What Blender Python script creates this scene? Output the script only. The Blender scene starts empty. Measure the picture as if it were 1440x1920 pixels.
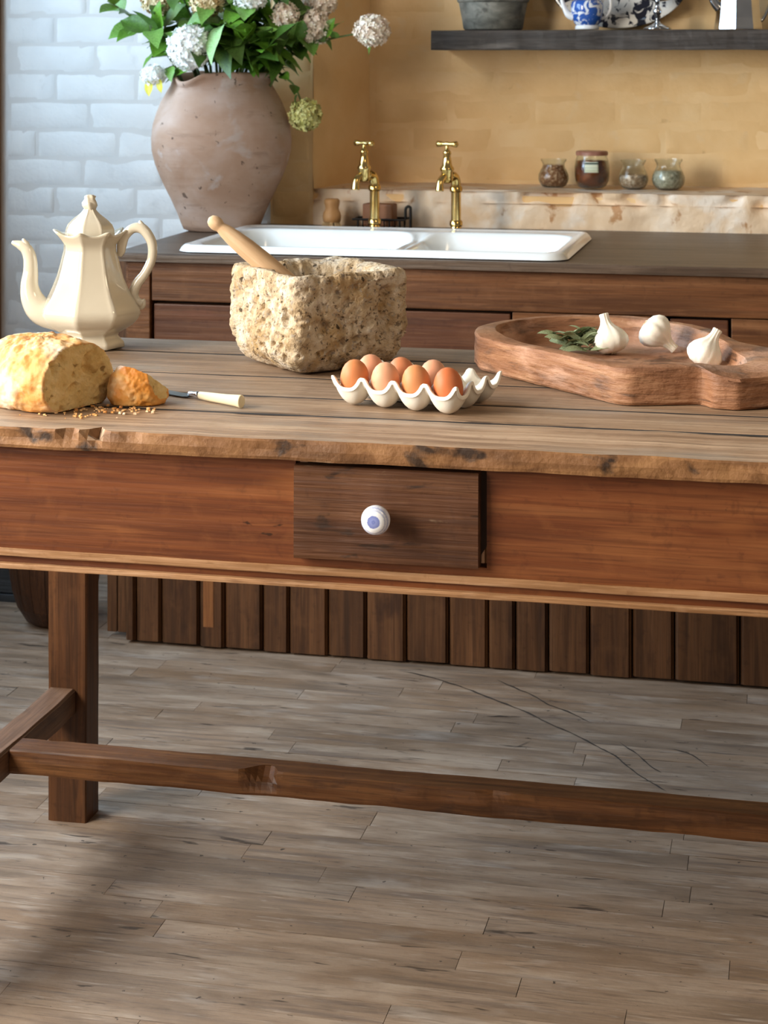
import bpy, bmesh, math, random
from mathutils import Vector, Matrix, noise
from math import sin, cos, pi, radians, sqrt, atan2

random.seed(7)
scene = bpy.context.scene
COL = scene.collection

# ------------------------------------------------------------------ camera
YAW = math.atan2(780, 3477)
cam_d = bpy.data.cameras.new('camera')
cam = bpy.data.objects.new('camera', cam_d)
COL.objects.link(cam)
cam.location = (0, 0, 1.336)
cam.rotation_euler = (pi/2, 0, YAW)
cam_d.sensor_fit = 'HORIZONTAL'
cam_d.sensor_width = 36
cam_d.lens = 3477/1440*36
cam_d.shift_y = -(960-105)/1440
cam_d.clip_start = 0.05
cam_d.dof.use_dof = True
cam_d.dof.focus_distance = 2.65
cam_d.dof.aperture_fstop = 18
scene.camera = cam

# ------------------------------------------------------------------ world, lights, exposure
wd = bpy.data.worlds.new('world'); scene.world = wd; wd.use_nodes = True
bg = wd.node_tree.nodes['Background']
bg.inputs[0].default_value = (1.0, 0.92, 0.84, 1)
bg.inputs[1].default_value = 0.13
vs = scene.view_settings
vs.view_transform = 'Standard'; vs.look = 'None'; vs.gamma = 1; vs.exposure = 0.28
try: vs.use_curve_mapping = False
except Exception: pass

def area(name, loc, rot, sx, sy, power, col):
    d = bpy.data.lights.new(name, 'AREA'); d.shape = 'RECTANGLE'
    d.size = sx; d.size_y = sy; d.energy = power; d.color = col
    o = bpy.data.objects.new(name, d); COL.objects.link(o)
    o.location = loc; o.rotation_euler = rot
    return o
# daylight through the two windows of the left wall, facing +X
area('daylight_back_window', (-2.62, 3.55, 1.84), (0, -pi/2, 0), 1.5, 1.5, 84, (0.56, 0.78, 1.0))
area('daylight_front_window', (-2.62, 1.20, 1.78), (0, -pi/2, 0), 1.6, 2.1, 232, (1.0, 0.945, 0.85))
# added warm fill light from high on the right, not a known lamp
area('warm_fill', (1.3, 1.6, 2.7), (0, radians(25), 0), 0.7, 0.7, 16, (1.0, 0.78, 0.52))

# ------------------------------------------------------------------ material helpers
def lin(c):
    if isinstance(c, str):
        c = c.lstrip('#'); c = [int(c[i:i+2], 16)/255 for i in (0, 2, 4)]
    return tuple((x/12.92 if x <= 0.04045 else ((x+0.055)/1.055)**2.4) for x in c)+(1,)

class NT:
    def __init__(s, name):
        s.m = bpy.data.materials.new(name); s.m.use_nodes = True
        s.t = s.m.node_tree; s.b = s.t.nodes['Principled BSDF']
    def n(s, ty, **kw):
        nd = s.t.nodes.new(ty)
        for k, v in kw.items():
            if hasattr(nd, k): setattr(nd, k, v)
        return nd
    def l(s, a, b): s.t.links.new(a, b)
    def val(s, nd, key, v): nd.inputs[key].default_value = v

def surf(name, cols, scale=(10, 10, 10), detail=5, distort=0.0, rough=0.6, spec=0.5, metal=0.0,
         stains=(), bump=None, var=0.0, coord='Object', wave=None, coat=0.0, trans=0.0, ior=1.45, sss=0.0, alpha=1.0):
    """cols: ramp stops [(pos, hex)]; stains: [(hex, scale, lo, hi, amount)]; bump: [(scale, strength)]"""
    N = NT(name); b = N.b
    tc = N.n('ShaderNodeTexCoord'); oi = N.n('ShaderNodeObjectInfo')
    if coord == 'World':
        g = N.n('ShaderNodeNewGeometry'); src = g.outputs['Position']
    else: src = tc.outputs['Object']
    off = N.n('ShaderNodeVectorMath', operation='MULTIPLY_ADD')
    cmb = N.n('ShaderNodeCombineXYZ')
    for i in range(3): N.l(oi.outputs['Random'], cmb.inputs[i])
    N.l(cmb.outputs[0], off.inputs[0]); off.inputs[1].default_value = (13, 29, 17); N.l(src, off.inputs[2])
    P = off.outputs[0]
    def noise_at(sc, det=5, dist=0.0, ro=0.55):
        mp = N.n('ShaderNodeVectorMath', operation='MULTIPLY')
        N.l(P, mp.inputs[0]); mp.inputs[1].default_value = sc if not isinstance(sc, (int, float)) else (sc,)*3
        nz = N.n('ShaderNodeTexNoise'); N.l(mp.outputs[0], nz.inputs['Vector'])
        nz.inputs['Scale'].default_value = 1; nz.inputs['Detail'].default_value = det
        nz.inputs['Roughness'].default_value = ro; nz.inputs['Distortion'].default_value = dist
        return nz.outputs['Fac']
    f = noise_at(scale, detail, distort)
    r = N.n('ShaderNodeValToRGB'); N.l(f, r.inputs[0])
    els = r.color_ramp.elements
    while len(els) < len(cols): els.new(0.5)
    for e, (p, c) in zip(els, cols): e.position = p; e.color = lin(c)
    out = r.outputs[0]
    for c, sc, lo, hi, am in stains:
        s_ = noise_at(sc, 4, 0.3)
        mr = N.n('ShaderNodeMapRange'); N.l(s_, mr.inputs[0])
        mr.inputs[1].default_value = lo; mr.inputs[2].default_value = hi; mr.inputs[4].default_value = am
        mx = N.n('ShaderNodeMix', data_type='RGBA'); N.l(mr.outputs[0], mx.inputs[0])
        N.l(out, mx.inputs[6]); mx.inputs[7].default_value = lin(c); out = mx.outputs[2]
    if var:
        hs = N.n('ShaderNodeHueSaturation'); mr = N.n('ShaderNodeMapRange')
        N.l(oi.outputs['Random'], mr.inputs[0]); mr.inputs[3].default_value = 1-var; mr.inputs[4].default_value = 1+var
        N.l(mr.outputs[0], hs.inputs['Value']); N.l(out, hs.inputs['Color']); out = hs.outputs[0]
    N.l(out, b.inputs['Base Color'])
    if isinstance(rough, tuple):
        mr = N.n('ShaderNodeMapRange'); N.l(noise_at(rough[2], 3), mr.inputs[0])
        mr.inputs[1].default_value = .3; mr.inputs[2].default_value = .7
        mr.inputs[3].default_value = rough[0]; mr.inputs[4].default_value = rough[1]
        N.l(mr.outputs[0], b.inputs['Roughness'])
    else: b.inputs['Roughness'].default_value = rough
    b.inputs['Specular IOR Level'].default_value = spec
    b.inputs['Metallic'].default_value = metal
    b.inputs['Coat Weight'].default_value = coat
    b.inputs['Transmission Weight'].default_value = trans
    b.inputs['IOR'].default_value = ior
    if sss:
        b.inputs['Subsurface Weight'].default_value = sss
        b.inputs['Subsurface Radius'].default_value = (0.01, 0.006, 0.003)
        b.inputs['Subsurface Scale'].default_value = 0.5
    if bump:
        prev = None
        for sc, st in bump:
            bp = N.n('ShaderNodeBump'); bp.inputs['Strength'].default_value = st; bp.inputs['Distance'].default_value = 0.004
            N.l(noise_at(sc, 4), bp.inputs['Height'])
            if prev: N.l(prev, bp.inputs['Normal'])
            prev = bp.outputs[0]
        N.l(prev, b.inputs['Normal'])
    return N.m

def wood(name, dark, mid, light, axis='x', rough=0.55, var=0.1, stains=(), fine=1.0, bump=0.35, spec=0.4, coat=0.0):
    k = {'x': 0, 'y': 1, 'z': 2}[axis]
    def st(lo, ac): v = [ac*fine]*3; v[k] = lo*fine; return tuple(v)
    base = [(dark, st(3.5, 120), .52, .70, .75), (light, st(2.2, 75), .56, .74, .6), (dark, st(1.1, 14), .55, .75, .45), (dark, st(10, 420), .50, .66, .5), (light, st(16, 330), .56, .70, .4), (dark, 60, .58, .72, .45), (light, 24, .56, .74, .3)]
    return surf(name, [(0.3, dark), (0.5, mid), (0.7, light)], st(2.0, 34), 8, 0.9, rough, spec,
                stains=base+list(stains), bump=[(st(4, 150), bump)], var=var, coord='World', coat=coat)

M = {}
M['floor'] = surf('scuffed_floor_wood', [(0.3, '#7a6857'), (0.5, '#97826f'), (0.7, '#b09d8a')], (4, 16, 8), 7, .7, (0.36, 0.6, 9), .45, var=.10, coord='World',
    stains=[('#8a6a4b', (2, 4, 3), .48, .72, .55), ('#6d6058', (3, 60, 9), .54, .68, .6), ('#c3b8ad', (5, 14, 4), .58, .74, .5), ('#5d5047', (18, 220, 30), .55, .68, .5), ('#c9beb2', (14, 160, 20), .60, .72, .4), ('#3b322c', (9, 50, 9), .65, .70, .8), ('#2d2622', 60, .69, .72, .85)],
    bump=[((8, 120, 20), .25), (50, .2)])
M['gap'] = surf('floor_gap', [(0.3, '#3d332b'), (0.7, '#4a3f36')], rough=.8)
M['split'] = surf('dark_split_wood', [(0.3, '#2f2824'), (0.7, '#4a4039')], rough=.8)
M['grime'] = surf('seam_grime', [(0.3, '#1e1814'), (0.7, '#2e2620')], rough=.9)
M['white_brick'] = surf('white_painted_brick', [(0.3, '#d8d7d5'), (0.7, '#e4e3e0')], 6, 4, 0, .55, .4, stains=[('#bdbab6', 14, .6, .75, .5)], bump=[(24, .5), (90, .25)], var=.02)
OCH = [(0.3, '#dcb47c'), (0.5, '#e5bf88'), (0.7, '#ebca98')]
M['ochre_brick'] = surf('ochre_painted_brick', OCH, 5, 4, 0, .5, .4, stains=[('#e0c79f', 12, .62, .78, .5), ('#a67a48', 22, .7, .78, .5)], bump=[(16, .45), (70, .25)], var=.025, coord='World')
M['ochre'] = surf('ochre_plaster', OCH, 5, 4, 0, .5, .4, stains=[('#e0c79f', 12, .62, .78, .5)], bump=[(16, .5), (70, .2)], coord='World')
M['ledge'] = surf('chipped_ledge_plaster', [(0.3, '#e0bd94'), (0.6, '#e9cfb0'), (0.8, '#f0e0cc')], 6, 5, .3, .55, .4, stains=[('#efe6da', 7, .50, .62, .7), ('#b47f4c', (16, 16, 12), .60, .66, .85)], bump=[(20, .9), (70, .5)], coord='World')
M['plain_wall'] = surf('white_plaster', [(0.3, '#cbc8c4'), (0.7, '#d6d3cf')], 4, 3, 0, .7)
M['casing'] = wood('casing_wood', '#6b4a33', '#8a6547', '#a57f5e', 'z')
TT_ST = [('#3f342c', (1.6, 190, 60), .60, .66, .75), ('#6f5a48', (2.5, 16, 8), .56, .74, .7), ('#c9b49a', (2, 14, 6), .6, .8, .55), ('#3a2e26', (7, 60, 20), .67, .73, .8), ('#8a877f', (3, 10, 5), .55, .75, .5)]
M['tabletop'] = wood('worn_tabletop_wood', '#78604c', '#987d64', '#b59b81', 'x', .5, .13, TT_ST, bump=.6)
M['tabletop_front'] = wood('worn_tabletop_front_plank', '#775d48', '#9c7f65', '#bb9f84', 'x', .5, .0, TT_ST, bump=.6)
M['top_edge'] = surf('worn_tabletop_edge', [(0.3, '#5a3d26'), (0.5, '#7d5736'), (0.7, '#9a7149')], (9, 30, 30), 6, .8, .6, .35, stains=[('#231c19', (16, 30, 22), .58, .66, .85), ('#a88a6c', (12, 22, 20), .64, .74, .6)], bump=[(60, .6)], coord='World')
AP_ST = [('#3d1d0d', (3, 30, 12), .6, .76, .7), ('#c07a42', (2, 20, 10), .6, .78, .5), ('#281409', (16, 40, 34), .71, .74, .85)]
M['apron'] = wood('red_brown_apron_wood', '#4d2714', '#733f20', '#905a33', 'x', .42, .0, AP_ST, .6, .3, .45)
M['moulding'] = wood('pale_worn_moulding', '#75502f', '#9c7450', '#ba9573', 'x', .5, .0, [('#4a2814', (6, 60, 40), .62, .72, .7)], 1, .3)
M['drawer'] = wood('dark_drawer_wood', '#402617', '#5a3823', '#714c31', 'x', .5, .0, [('#2a1c13', (14, 40, 40), .62, .68, .8), ('#7d6650', (20, 50, 60), .68, .74, .6)], .8, .8, .4)
M['leg'] = wood('brown_leg_wood', '#3c2413', '#5a371d', '#734a2a', 'z', .5, .05, [('#2e1a0f', (30, 30, 5), .62, .7, .6)], .8, .3)
M['leg_x'] = wood('brown_stretcher_wood', '#402612', '#5f3a1d', '#7d5430', 'x', .5, .05, [('#2e1a0f', (8, 30, 30), .6, .7, .6)], .8, .35)
M['leg_y'] = wood('worn_stretcher_wood', '#5b412e', '#785842', '#8d6c54', 'y', .5, .05, [('#3a281c', (30, 8, 30), .6, .7, .5)], .8, .35)
M['counter'] = wood('dark_counter_wood', '#403227', '#574537', '#6e5b4b', 'x', .4, .0, [('#332820', (3, 20, 20), .56, .72, .6), ('#8f7d6d', (3, 24, 24), .64, .78, .5)], .8, .4, .5)
M['cab'] = wood('red_brown_cabinet_wood', '#4e2e18', '#714728', '#8c6140', 'x', .45, .04, [('#32180f', (3, 16, 16), .58, .74, .5), ('#8f5a38', (4, 40, 40), .64, .78, .5)], .7, .3)
M['cab_drawer'] = wood('dark_red_drawer_wood', '#45271a', '#613b26', '#765037', 'x', .45, .06, [('#7d4a36', (5, 26, 26), .64, .78, .5)], .5, .3)
M['cab_dark'] = surf('cabinet_inner_shade', [(0.3, '#2a1710'), (0.7, '#35200f')], rough=.7)
M['bead'] = wood('beadboard_wood', '#3d2616', '#5a3a22', '#755033', 'z', .5, .12, [('#2b1710', (20, 20, 6), .58, .7, .6), ('#8f5b36', (16, 16, 6), .68, .74, .5)], .7, .3)
M['bead_pale'] = wood('worn_pale_board', '#6f4426', '#8f5d36', '#a87346', 'z', .5, .02, (), .7, .3)
M['shelf'] = wood('charred_shelf_wood', '#2e2a28', '#433d39', '#57504b', 'x', .5, .0, [('#7d766f', (4, 20, 30), .62, .74, .6), ('#5b3b28', (5, 20, 30), .68, .76, .6)], 1, .7)
M['crate'] = wood('dark_grey_painted_wood', '#2f3236', '#3e4247', '#4b5056', 'x', .55, .04)
M['tub'] = wood('dark_brown_tub_wood', '#2e1a0e', '#432817', '#56351f', 'z', .5, .04)
M['enamel'] = surf('white_enamel', [(0.3, '#eef0ee'), (0.7, '#f4f5f2')], 4, 2, 0, .12, .5, coat=.3, stains=[('#d8d2c6', 9, .66, .8, .3)])
M['ironstone'] = surf('cream_ironstone_glaze', [(0.3, '#cfc4ae'), (0.7, '#dbd1bd')], 5, 3, 0, .06, .6, coat=.6)
M['tray'] = surf('cream_stoneware', [(0.3, '#ebe5d6'), (0.7, '#f3eee2')], 8, 3, 0, .28, .5, bump=[(60, .06)])
M['brass'] = surf('polished_brass', [(0.3, '#cfa95c'), (0.7, '#e6c987')], 20, 3, 0, .17, .5, 1.0, stains=[('#7d5c22', 40, .66, .76, .5)])
M['silver'] = surf('polished_silver', [(0.3, '#b9bcc0'), (0.7, '#d8dadd')], 10, 2, 0, .12, .5, 1.0)
M['zinc'] = surf('patinated_zinc', [(0.3, '#55554f'), (0.5, '#7a7a72'), (0.7, '#97958b')], (16, 16, 30), 6, .5, .6, .4, .25, stains=[('#3e3d38', 20, .6, .7, .7), ('#8d7a60', (12, 12, 30), .62, .75, .5)], bump=[(40, .4)])
M['iron'] = surf('black_wire_iron', [(0.3, '#1c1a19'), (0.7, '#2d2927')], rough=.5, metal=.6)
M['terracotta'] = surf('weathered_terracotta', [(0.25, '#8c6850'), (0.5, '#a3846f'), (0.75, '#b59d8e')], (5, 5, 8), 6, .5, .72, .3,
    stains=[('#b39d90', (4, 4, 6), .48, .66, .7), ('#94683f', (5, 5, 5), .56, .70, .6), ('#b3a9a4', 12, .6, .68, .55), ('#3b2a20', 50, .66, .70, .75), ('#4a382c', 18, .70, .74, .6), ('#7c6150', (9, 9, 40), .6, .7, .4)], bump=[((8, 8, 90), .3), (40, .35)])
M['stone'] = surf('pitted_tufa_stone', [(0.25, '#9a8262'), (0.42, '#bca687'), (0.55, '#cfbea6'), (0.8, '#ded3c3')], 30, 9, .4, .92, .1,
    stains=[('#a07c45', 15, .50, .64, .7), ('#9a9692', 120, .56, .66, .55), ('#4a3a2b', 130, .58, .66, .75), ('#2e231a', 70, .65, .69, .9)], bump=[(60, 1.0), (170, 1.0)])
M['pestle'] = wood('pale_turned_wood', '#b98f62', '#cfa87a', '#dcb98e', 'z', .5, .0, (), .6, .15)
M['pestle'] = surf('pale_turned_wood_grain', [(0.3, '#b5926c'), (0.5, '#c8a682'), (0.7, '#d6ba98')], (60, 60, 5), 5, .4, .5, .35, bump=[((200, 200, 12), .12)])
M['crust'] = surf('bread_crust', [(0.25, '#bd7136'), (0.42, '#d6954f'), (0.55, '#e3b173'), (0.75, '#efd6aa')], 24, 6, 1.2, .55, .4,
    stains=[('#f3e8d2', 11, .52, .66, .8), ('#b0601f', 30, .62, .72, .45)], bump=[(26, .4), (110, .3)])
M['crust_dark'] = surf('golden_heel_crust', [(0.25, '#bd6a20'), (0.5, '#d98f3c'), (0.75, '#ebbd78')], 26, 5, .6, .5, .4,
    stains=[('#efd9ac', 20, .54, .68, .8)], bump=[(40, .15), (140, .2)])
M['crumb'] = surf('bread_crumb', [(0.25, '#cda868'), (0.5, '#dfc084'), (0.75, '#ead3a0')], 40, 6, .4, .85, .1,
    stains=[('#7d5526', 60, .62, .69, .75)], bump=[(70, .9), (200, .6)], sss=.15)
M['blade'] = surf('dark_steel_blade', [(0.3, '#3c3f42'), (0.7, '#5a5d60')], (20, 20, 20), 3, 0, .3, .5, .9)
M['bone'] = surf('ivory_handle', [(0.3, '#dccba0'), (0.7, '#efe6cc')], (8, 30, 30), 4, .3, .3, .5, coat=.2)
M['egg'] = [surf('brown_egg_%d' % i, [(0.3, a), (0.7, b)], 10, 3, 0, .5, .35, stains=[('#b9683c', 130, .68, .74, .35)], sss=.08) for i, (a, b) in enumerate(
    [('#c27648', '#cf8656'), ('#d69b78', '#dfaa8a'), ('#c98353', '#d49263'), ('#c0683e', '#cb7648'), ('#d08b68', '#d99b7a'), ('#b8704a', '#c57f58'), ('#d09070', '#daa080')])]
M['garlic'] = surf('papery_garlic_skin', [(0.3, '#e6dfcf'), (0.7, '#f2eee3')], (40, 40, 10), 4, .3, .45, .4, bump=[((120, 120, 20), .2)], sss=.2)
M['sage'] = surf('sage_leaf', [(0.3, '#77845e'), (0.5, '#949f78'), (0.7, '#b0b896')], 30, 4, 0, .75, .2, bump=[(200, .4)], var=.12)
BW = [('#4a4038', (30, 10, 30), .58, .7, .6)]
M['board'] = surf('worn_trencher_wood', [(0.25, '#6e4a35'), (0.5, '#96694b'), (0.75, '#b58a68')], (8, 8, 70), 8, .9, .6, .35,
    stains=[('#c79b80', (9, 9, 26), .52, .66, .7), ('#4f4038', (10, 10, 40), .58, .70, .65), ('#3a2a20', (14, 14, 150), .62, .68, .6), ('#8d7f76', (6, 6, 12), .6, .7, .5)], bump=[((30, 30, 200), .8), (70, .6)])
M['leafmat'] = [surf('leaf_green_%d' % i, [(0.3, a), (0.7, b)], (20, 20, 20), 3, 0, .42, .45, var=.18, sss=0) for i, (a, b) in enumerate(
    [('#4a7620', '#6c9a30'), ('#5d8a38', '#86b158'), ('#35521a', '#4c6e28'), ('#c6bc2a', '#dccf3e'), ('#7fa568', '#9cbd86')])]
M['stem'] = surf('green_stem', [(0.3, '#3f5426'), (0.7, '#5d6b35')], rough=.6)
def petal(n, a, b): return surf(n, [(0.35, a), (0.65, b)], 45, 3, 0, .6, .3, sss=.15)
M['pet_white'] = petal('white_petals', '#f6f7f0', '#fdfdfa')
M['pet_pink'] = petal('blush_petals', '#ecd6c2', '#f6eedd')
M['pet_green'] = petal('lime_petals', '#b5b060', '#d3cd8c')
M['pet_tan'] = petal('tan_dried_petals', '#c7a878', '#e3d2a8')
M['brush_wood'] = surf('beech_brush_wood', [(0.3, '#c08f5c'), (0.7, '#d6a976')], (50, 50, 8), 4, .3, .5)
M['bristle'] = surf('pale_bristles', [(0.3, '#c9a878'), (0.7, '#e3c99c')], (300, 300, 8), 3, 0, .8)
M['soap'] = surf('brown_soap', [(0.3, '#75482a'), (0.7, '#8e5b36')], 12, 4, 0, .5, .4, bump=[(40, .3)])
def glassmat(name, col, rough=.04):
    N = NT(name); b = N.b
    b.inputs['Base Color'].default_value = lin(col); b.inputs['Roughness'].default_value = rough
    b.inputs['Transmission Weight'].default_value = 1; b.inputs['IOR'].default_value = 1.45
    nz = N.n('ShaderNodeTexNoise'); nz.inputs['Scale'].default_value = 25
    bp = N.n('ShaderNodeBump'); bp.inputs['Strength'].default_value = .15; bp.inputs['Distance'].default_value = .003
    N.l(nz.outputs['Fac'], bp.inputs['Height']); N.l(bp.outputs[0], b.inputs['Normal'])
    return N.m
M['glass'] = glassmat('clear_jar_glass', '#f6faf8')
M['spice'] = surf('mixed_spice', [(0.3, '#7a4a2e'), (0.5, '#b07a4e'), (0.7, '#e8c8a4')], 120, 4, 0, .7, bump=[(160, 1)])
M['spice_b'] = surf('pale_dried_petals_mix', [(0.3, '#8a6c54'), (0.5, '#c8a888'), (0.7, '#f0e0cc')], 130, 4, 0, .7, bump=[(160, 1)])
M['spice_c'] = surf('grey_green_dried_herb', [(0.3, '#98937c'), (0.5, '#bcb8a0'), (0.7, '#dedac6')], 130, 4, 0, .8, bump=[(160, 1)])
M['honey'] = surf('dark_amber_preserve', [(0.3, '#4a2008'), (0.55, '#7a3a12'), (0.75, '#b0601f')], 30, 4, 0, .15, .5, coat=.5)
M['jarlid'] = surf('reddish_jar_lid', [(0.3, '#8a5a48'), (0.7, '#a87866')], 30, 3, 0, .35, .5)
M['crumbs'] = M['crumb']

def radial_knob():
    N = NT('blue_white_porcelain'); b = N.b
    tc = N.n('ShaderNodeTexCoord'); sp = N.n('ShaderNodeSeparateXYZ'); N.l(tc.outputs['Object'], sp.inputs[0])
    cm = N.n('ShaderNodeCombineXYZ'); N.l(sp.outputs[0], cm.inputs[0]); N.l(sp.outputs[1], cm.inputs[1])
    ln = N.n('ShaderNodeVectorMath', operation='LENGTH'); N.l(cm.outputs[0], ln.inputs[0])
    nz = N.n('ShaderNodeTexNoise'); N.l(tc.outputs['Object'], nz.inputs['Vector']); nz.inputs['Scale'].default_value = 500
    ad = N.n('ShaderNodeMath', operation='MULTIPLY_ADD'); N.l(nz.outputs['Fac'], ad.inputs[0]); ad.inputs[1].default_value = .0022; N.l(ln.outputs['Value'], ad.inputs[2])
    mr = N.n('ShaderNodeMapRange'); N.l(ad.outputs[0], mr.inputs[0]); mr.inputs[2].default_value = .022
    r = N.n('ShaderNodeValToRGB'); N.l(mr.outputs[0], r.inputs[0]); els = r.color_ramp.elements
    stops = [(0, '#8f97c8'), (.12, '#6f7cba'), (.20, '#8a94c8'), (.40, '#7480bb'), (.44, '#eef0f4'), (.64, '#f2f3f5'), (.70, '#b4bbd8'), (.77, '#e2e5ee'), (.82, '#9aa4cc'), (.88, '#dfe2ec')]
    while len(els) < len(stops): els.new(.5)
    for e, (p, c) in zip(els, stops): e.position = p; e.color = lin(c)
    N.l(r.outputs[0], b.inputs['Base Color']); b.inputs['Roughness'].default_value = .15
    return N.m
M['knob'] = radial_knob()
def transfer(name, basec, inkc, sc, lo, hi):
    return surf(name, [(lo, basec), (hi, inkc)], sc, 5, 1.2, .15, .5, coat=.4)
M['blue_transfer'] = transfer('blue_transferware', '#e8ecf2', '#2f5cb0', (38, 38, 38), .44, .5)
M['ink_transfer'] = transfer('black_blue_transferware', '#e2ddd4', '#20222e', (26, 26, 26), .5, .54)
M['white_china'] = surf('white_china', [(0.3, '#eef0f2'), (0.7, '#f6f7f8')], 5, 2, 0, .15)
def label_mat():
    N = NT('jar_label_print'); b = N.b
    tc = N.n('ShaderNodeTexCoord'); sp = N.n('ShaderNodeSeparateXYZ'); N.l(tc.outputs['Generated'], sp.inputs[0])
    r = N.n('ShaderNodeValToRGB'); N.l(sp.outputs[2], r.inputs[0]); els = r.color_ramp.elements
    stops = [(0, '#d9e0c8'), (.2, '#b9c8a8'), (.28, '#dbe2cc'), (.4, '#bccbb4'), (.48, '#dbe2cc'), (.74, '#dbe2cc'), (.77, '#4b5a50'), (.9, '#5a675c'), (.93, '#dbe2cc')]
    r.color_ramp.interpolation = 'CONSTANT'
    while len(els) < len(stops): els.new(.5)
    for e, (p, c) in zip(els, stops): e.position = p; e.color = lin(c)
    N.l(r.outputs[0], b.inputs['Base Color']); b.inputs['Roughness'].default_value = .7
    return N.m
M['label'] = label_mat()

# ------------------------------------------------------------------ mesh helpers
class MB:
    def __init__(s): s.v = []; s.f = []
    def add(s, vs_, fs):
        o = len(s.v); s.v += [tuple(v) for v in vs_]; s.f += [tuple(i+o for i in f) for f in fs]
    def box(s, x0, x1, y0, y1, z0, z1):
        s.add([(x0,y0,z0),(x1,y0,z0),(x1,y1,z0),(x0,y1,z0),(x0,y0,z1),(x1,y0,z1),(x1,y1,z1),(x0,y1,z1)],
              [(0,3,2,1),(4,5,6,7),(0,1,5,4),(1,2,6,5),(2,3,7,6),(3,0,4,7)]); return s
    def rings(s, rs, cap0=True, cap1=True, closed=True):
        n = len(rs[0]); vs_ = [p for r in rs for p in r]; fs = []
        for i in range(len(rs)-1):
            for j in range(n if closed else n-1):
                k = (j+1) % n
                fs.append((i*n+j, i*n+k, (i+1)*n+k, (i+1)*n+j))
        if cap0: fs.append(tuple(range(n))[::-1])
        if cap1: fs.append(tuple((len(rs)-1)*n+j for j in range(n)))
        s.add(vs_, fs); return s
    def lathe(s, prof, seg=32, c=(0,0,0), fn=None):
        rs = []
        for r, z in prof:
            ring = []
            for j in range(seg):
                a = 2*pi*j/seg; rr = r*(fn(a, z) if fn else 1)
                ring.append((c[0]+rr*cos(a), c[1]+rr*sin(a), c[2]+z))
            rs.append(ring)
        return s.rings(rs)
    def tube(s, pts, rad, seg=10, flat=1.0):
        pts = [Vector(p) for p in pts]; n = len(pts)
        if not isinstance(rad, (list, tuple)): rad = [rad]*n
        up = None; rs = []
        for i, p in enumerate(pts):
            t = (pts[min(i+1, n-1)]-pts[max(i-1, 0)]).normalized()
            if up is None:
                up = Vector((0,1,0)) if abs(t.y) < .9 else Vector((0,0,1))
            up = (up-t*up.dot(t)).normalized(); sd = t.cross(up)
            rs.append([tuple(p+(up*cos(a)*flat+sd*sin(a))*rad[i]) for a in [2*pi*k/seg for k in range(seg)]])
        return s.rings(rs)
    def mesh(s, name):
        me = bpy.data.meshes.new(name); me.from_pydata(s.v, [], s.f); me.update(); return me

def smooth_path(pts, rad=None, k=6):
    """Catmull-Rom through the points"""
    P = [Vector(p) for p in pts]; out = []; ro = []
    for i in range(len(P)-1):
        p0 = P[max(i-1,0)]; p1 = P[i]; p2 = P[i+1]; p3 = P[min(i+2, len(P)-1)]
        for j in range(k):
            t = j/k
            out.append(0.5*((2*p1)+(p2-p0)*t+(2*p0-5*p1+4*p2-p3)*t*t+(3*p1-p0-3*p2+p3)*t*t*t))
            if rad: ro.append(rad[i]*(1-t)+rad[i+1]*t)
    out.append(P[-1])
    if rad: ro.append(rad[-1]); return out, ro
    return out

def link(name, me, mat, parent=None, smooth=False, bevel=0, auto=None, org=None):
    if org is not None:
        me.transform(Matrix.Translation(-Vector(org)))
    if bevel:
        bm = bmesh.new(); bm.from_mesh(me)
        bmesh.ops.remove_doubles(bm, verts=bm.verts, dist=1e-6)
        bmesh.ops.bevel(bm, geom=bm.edges, offset=bevel, segments=2, affect='EDGES', profile=.6)
        bm.to_mesh(me); bm.free()
    o = bpy.data.objects.new(name, me); COL.objects.link(o)
    if mat is not None and not me.materials: me.materials.append(mat)
    if parent: o.parent = parent
    if smooth:
        for p in me.polygons: p.use_smooth = True
        if auto:
            bm = bmesh.new(); bm.from_mesh(me)
            for e in bm.edges:
                if len(e.link_faces) == 2 and e.calc_face_angle(0) > radians(auto): e.smooth = False
            bm.to_mesh(me); bm.free()
    return o
def tag(o, label, cat, group=None):
    o['label'] = label; o['category'] = cat
    if group: o['group'] = group
    return o
def struct(o): o['kind'] = 'structure'; return o
def thing(name, label, cat, loc=(0,0,0), rz=0, group=None):
    o = bpy.data.objects.new(name, None); COL.objects.link(o); o.empty_display_size = .05
    o.location = loc; o.rotation_euler = (0,0,rz)
    return tag(o, label, cat, group)
def bbox(name, x0, x1, y0, y1, z0, z1, mat, parent=None, bevel=.002, org=None):
    return link(name, MB().box(x0,x1,y0,y1,z0,z1).mesh(name), mat, parent, bevel=bevel, org=org)
def fbm(p, sc, oct_=4): return noise.fractal(Vector(p)*sc, 1.0, 2.0, oct_)

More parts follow.
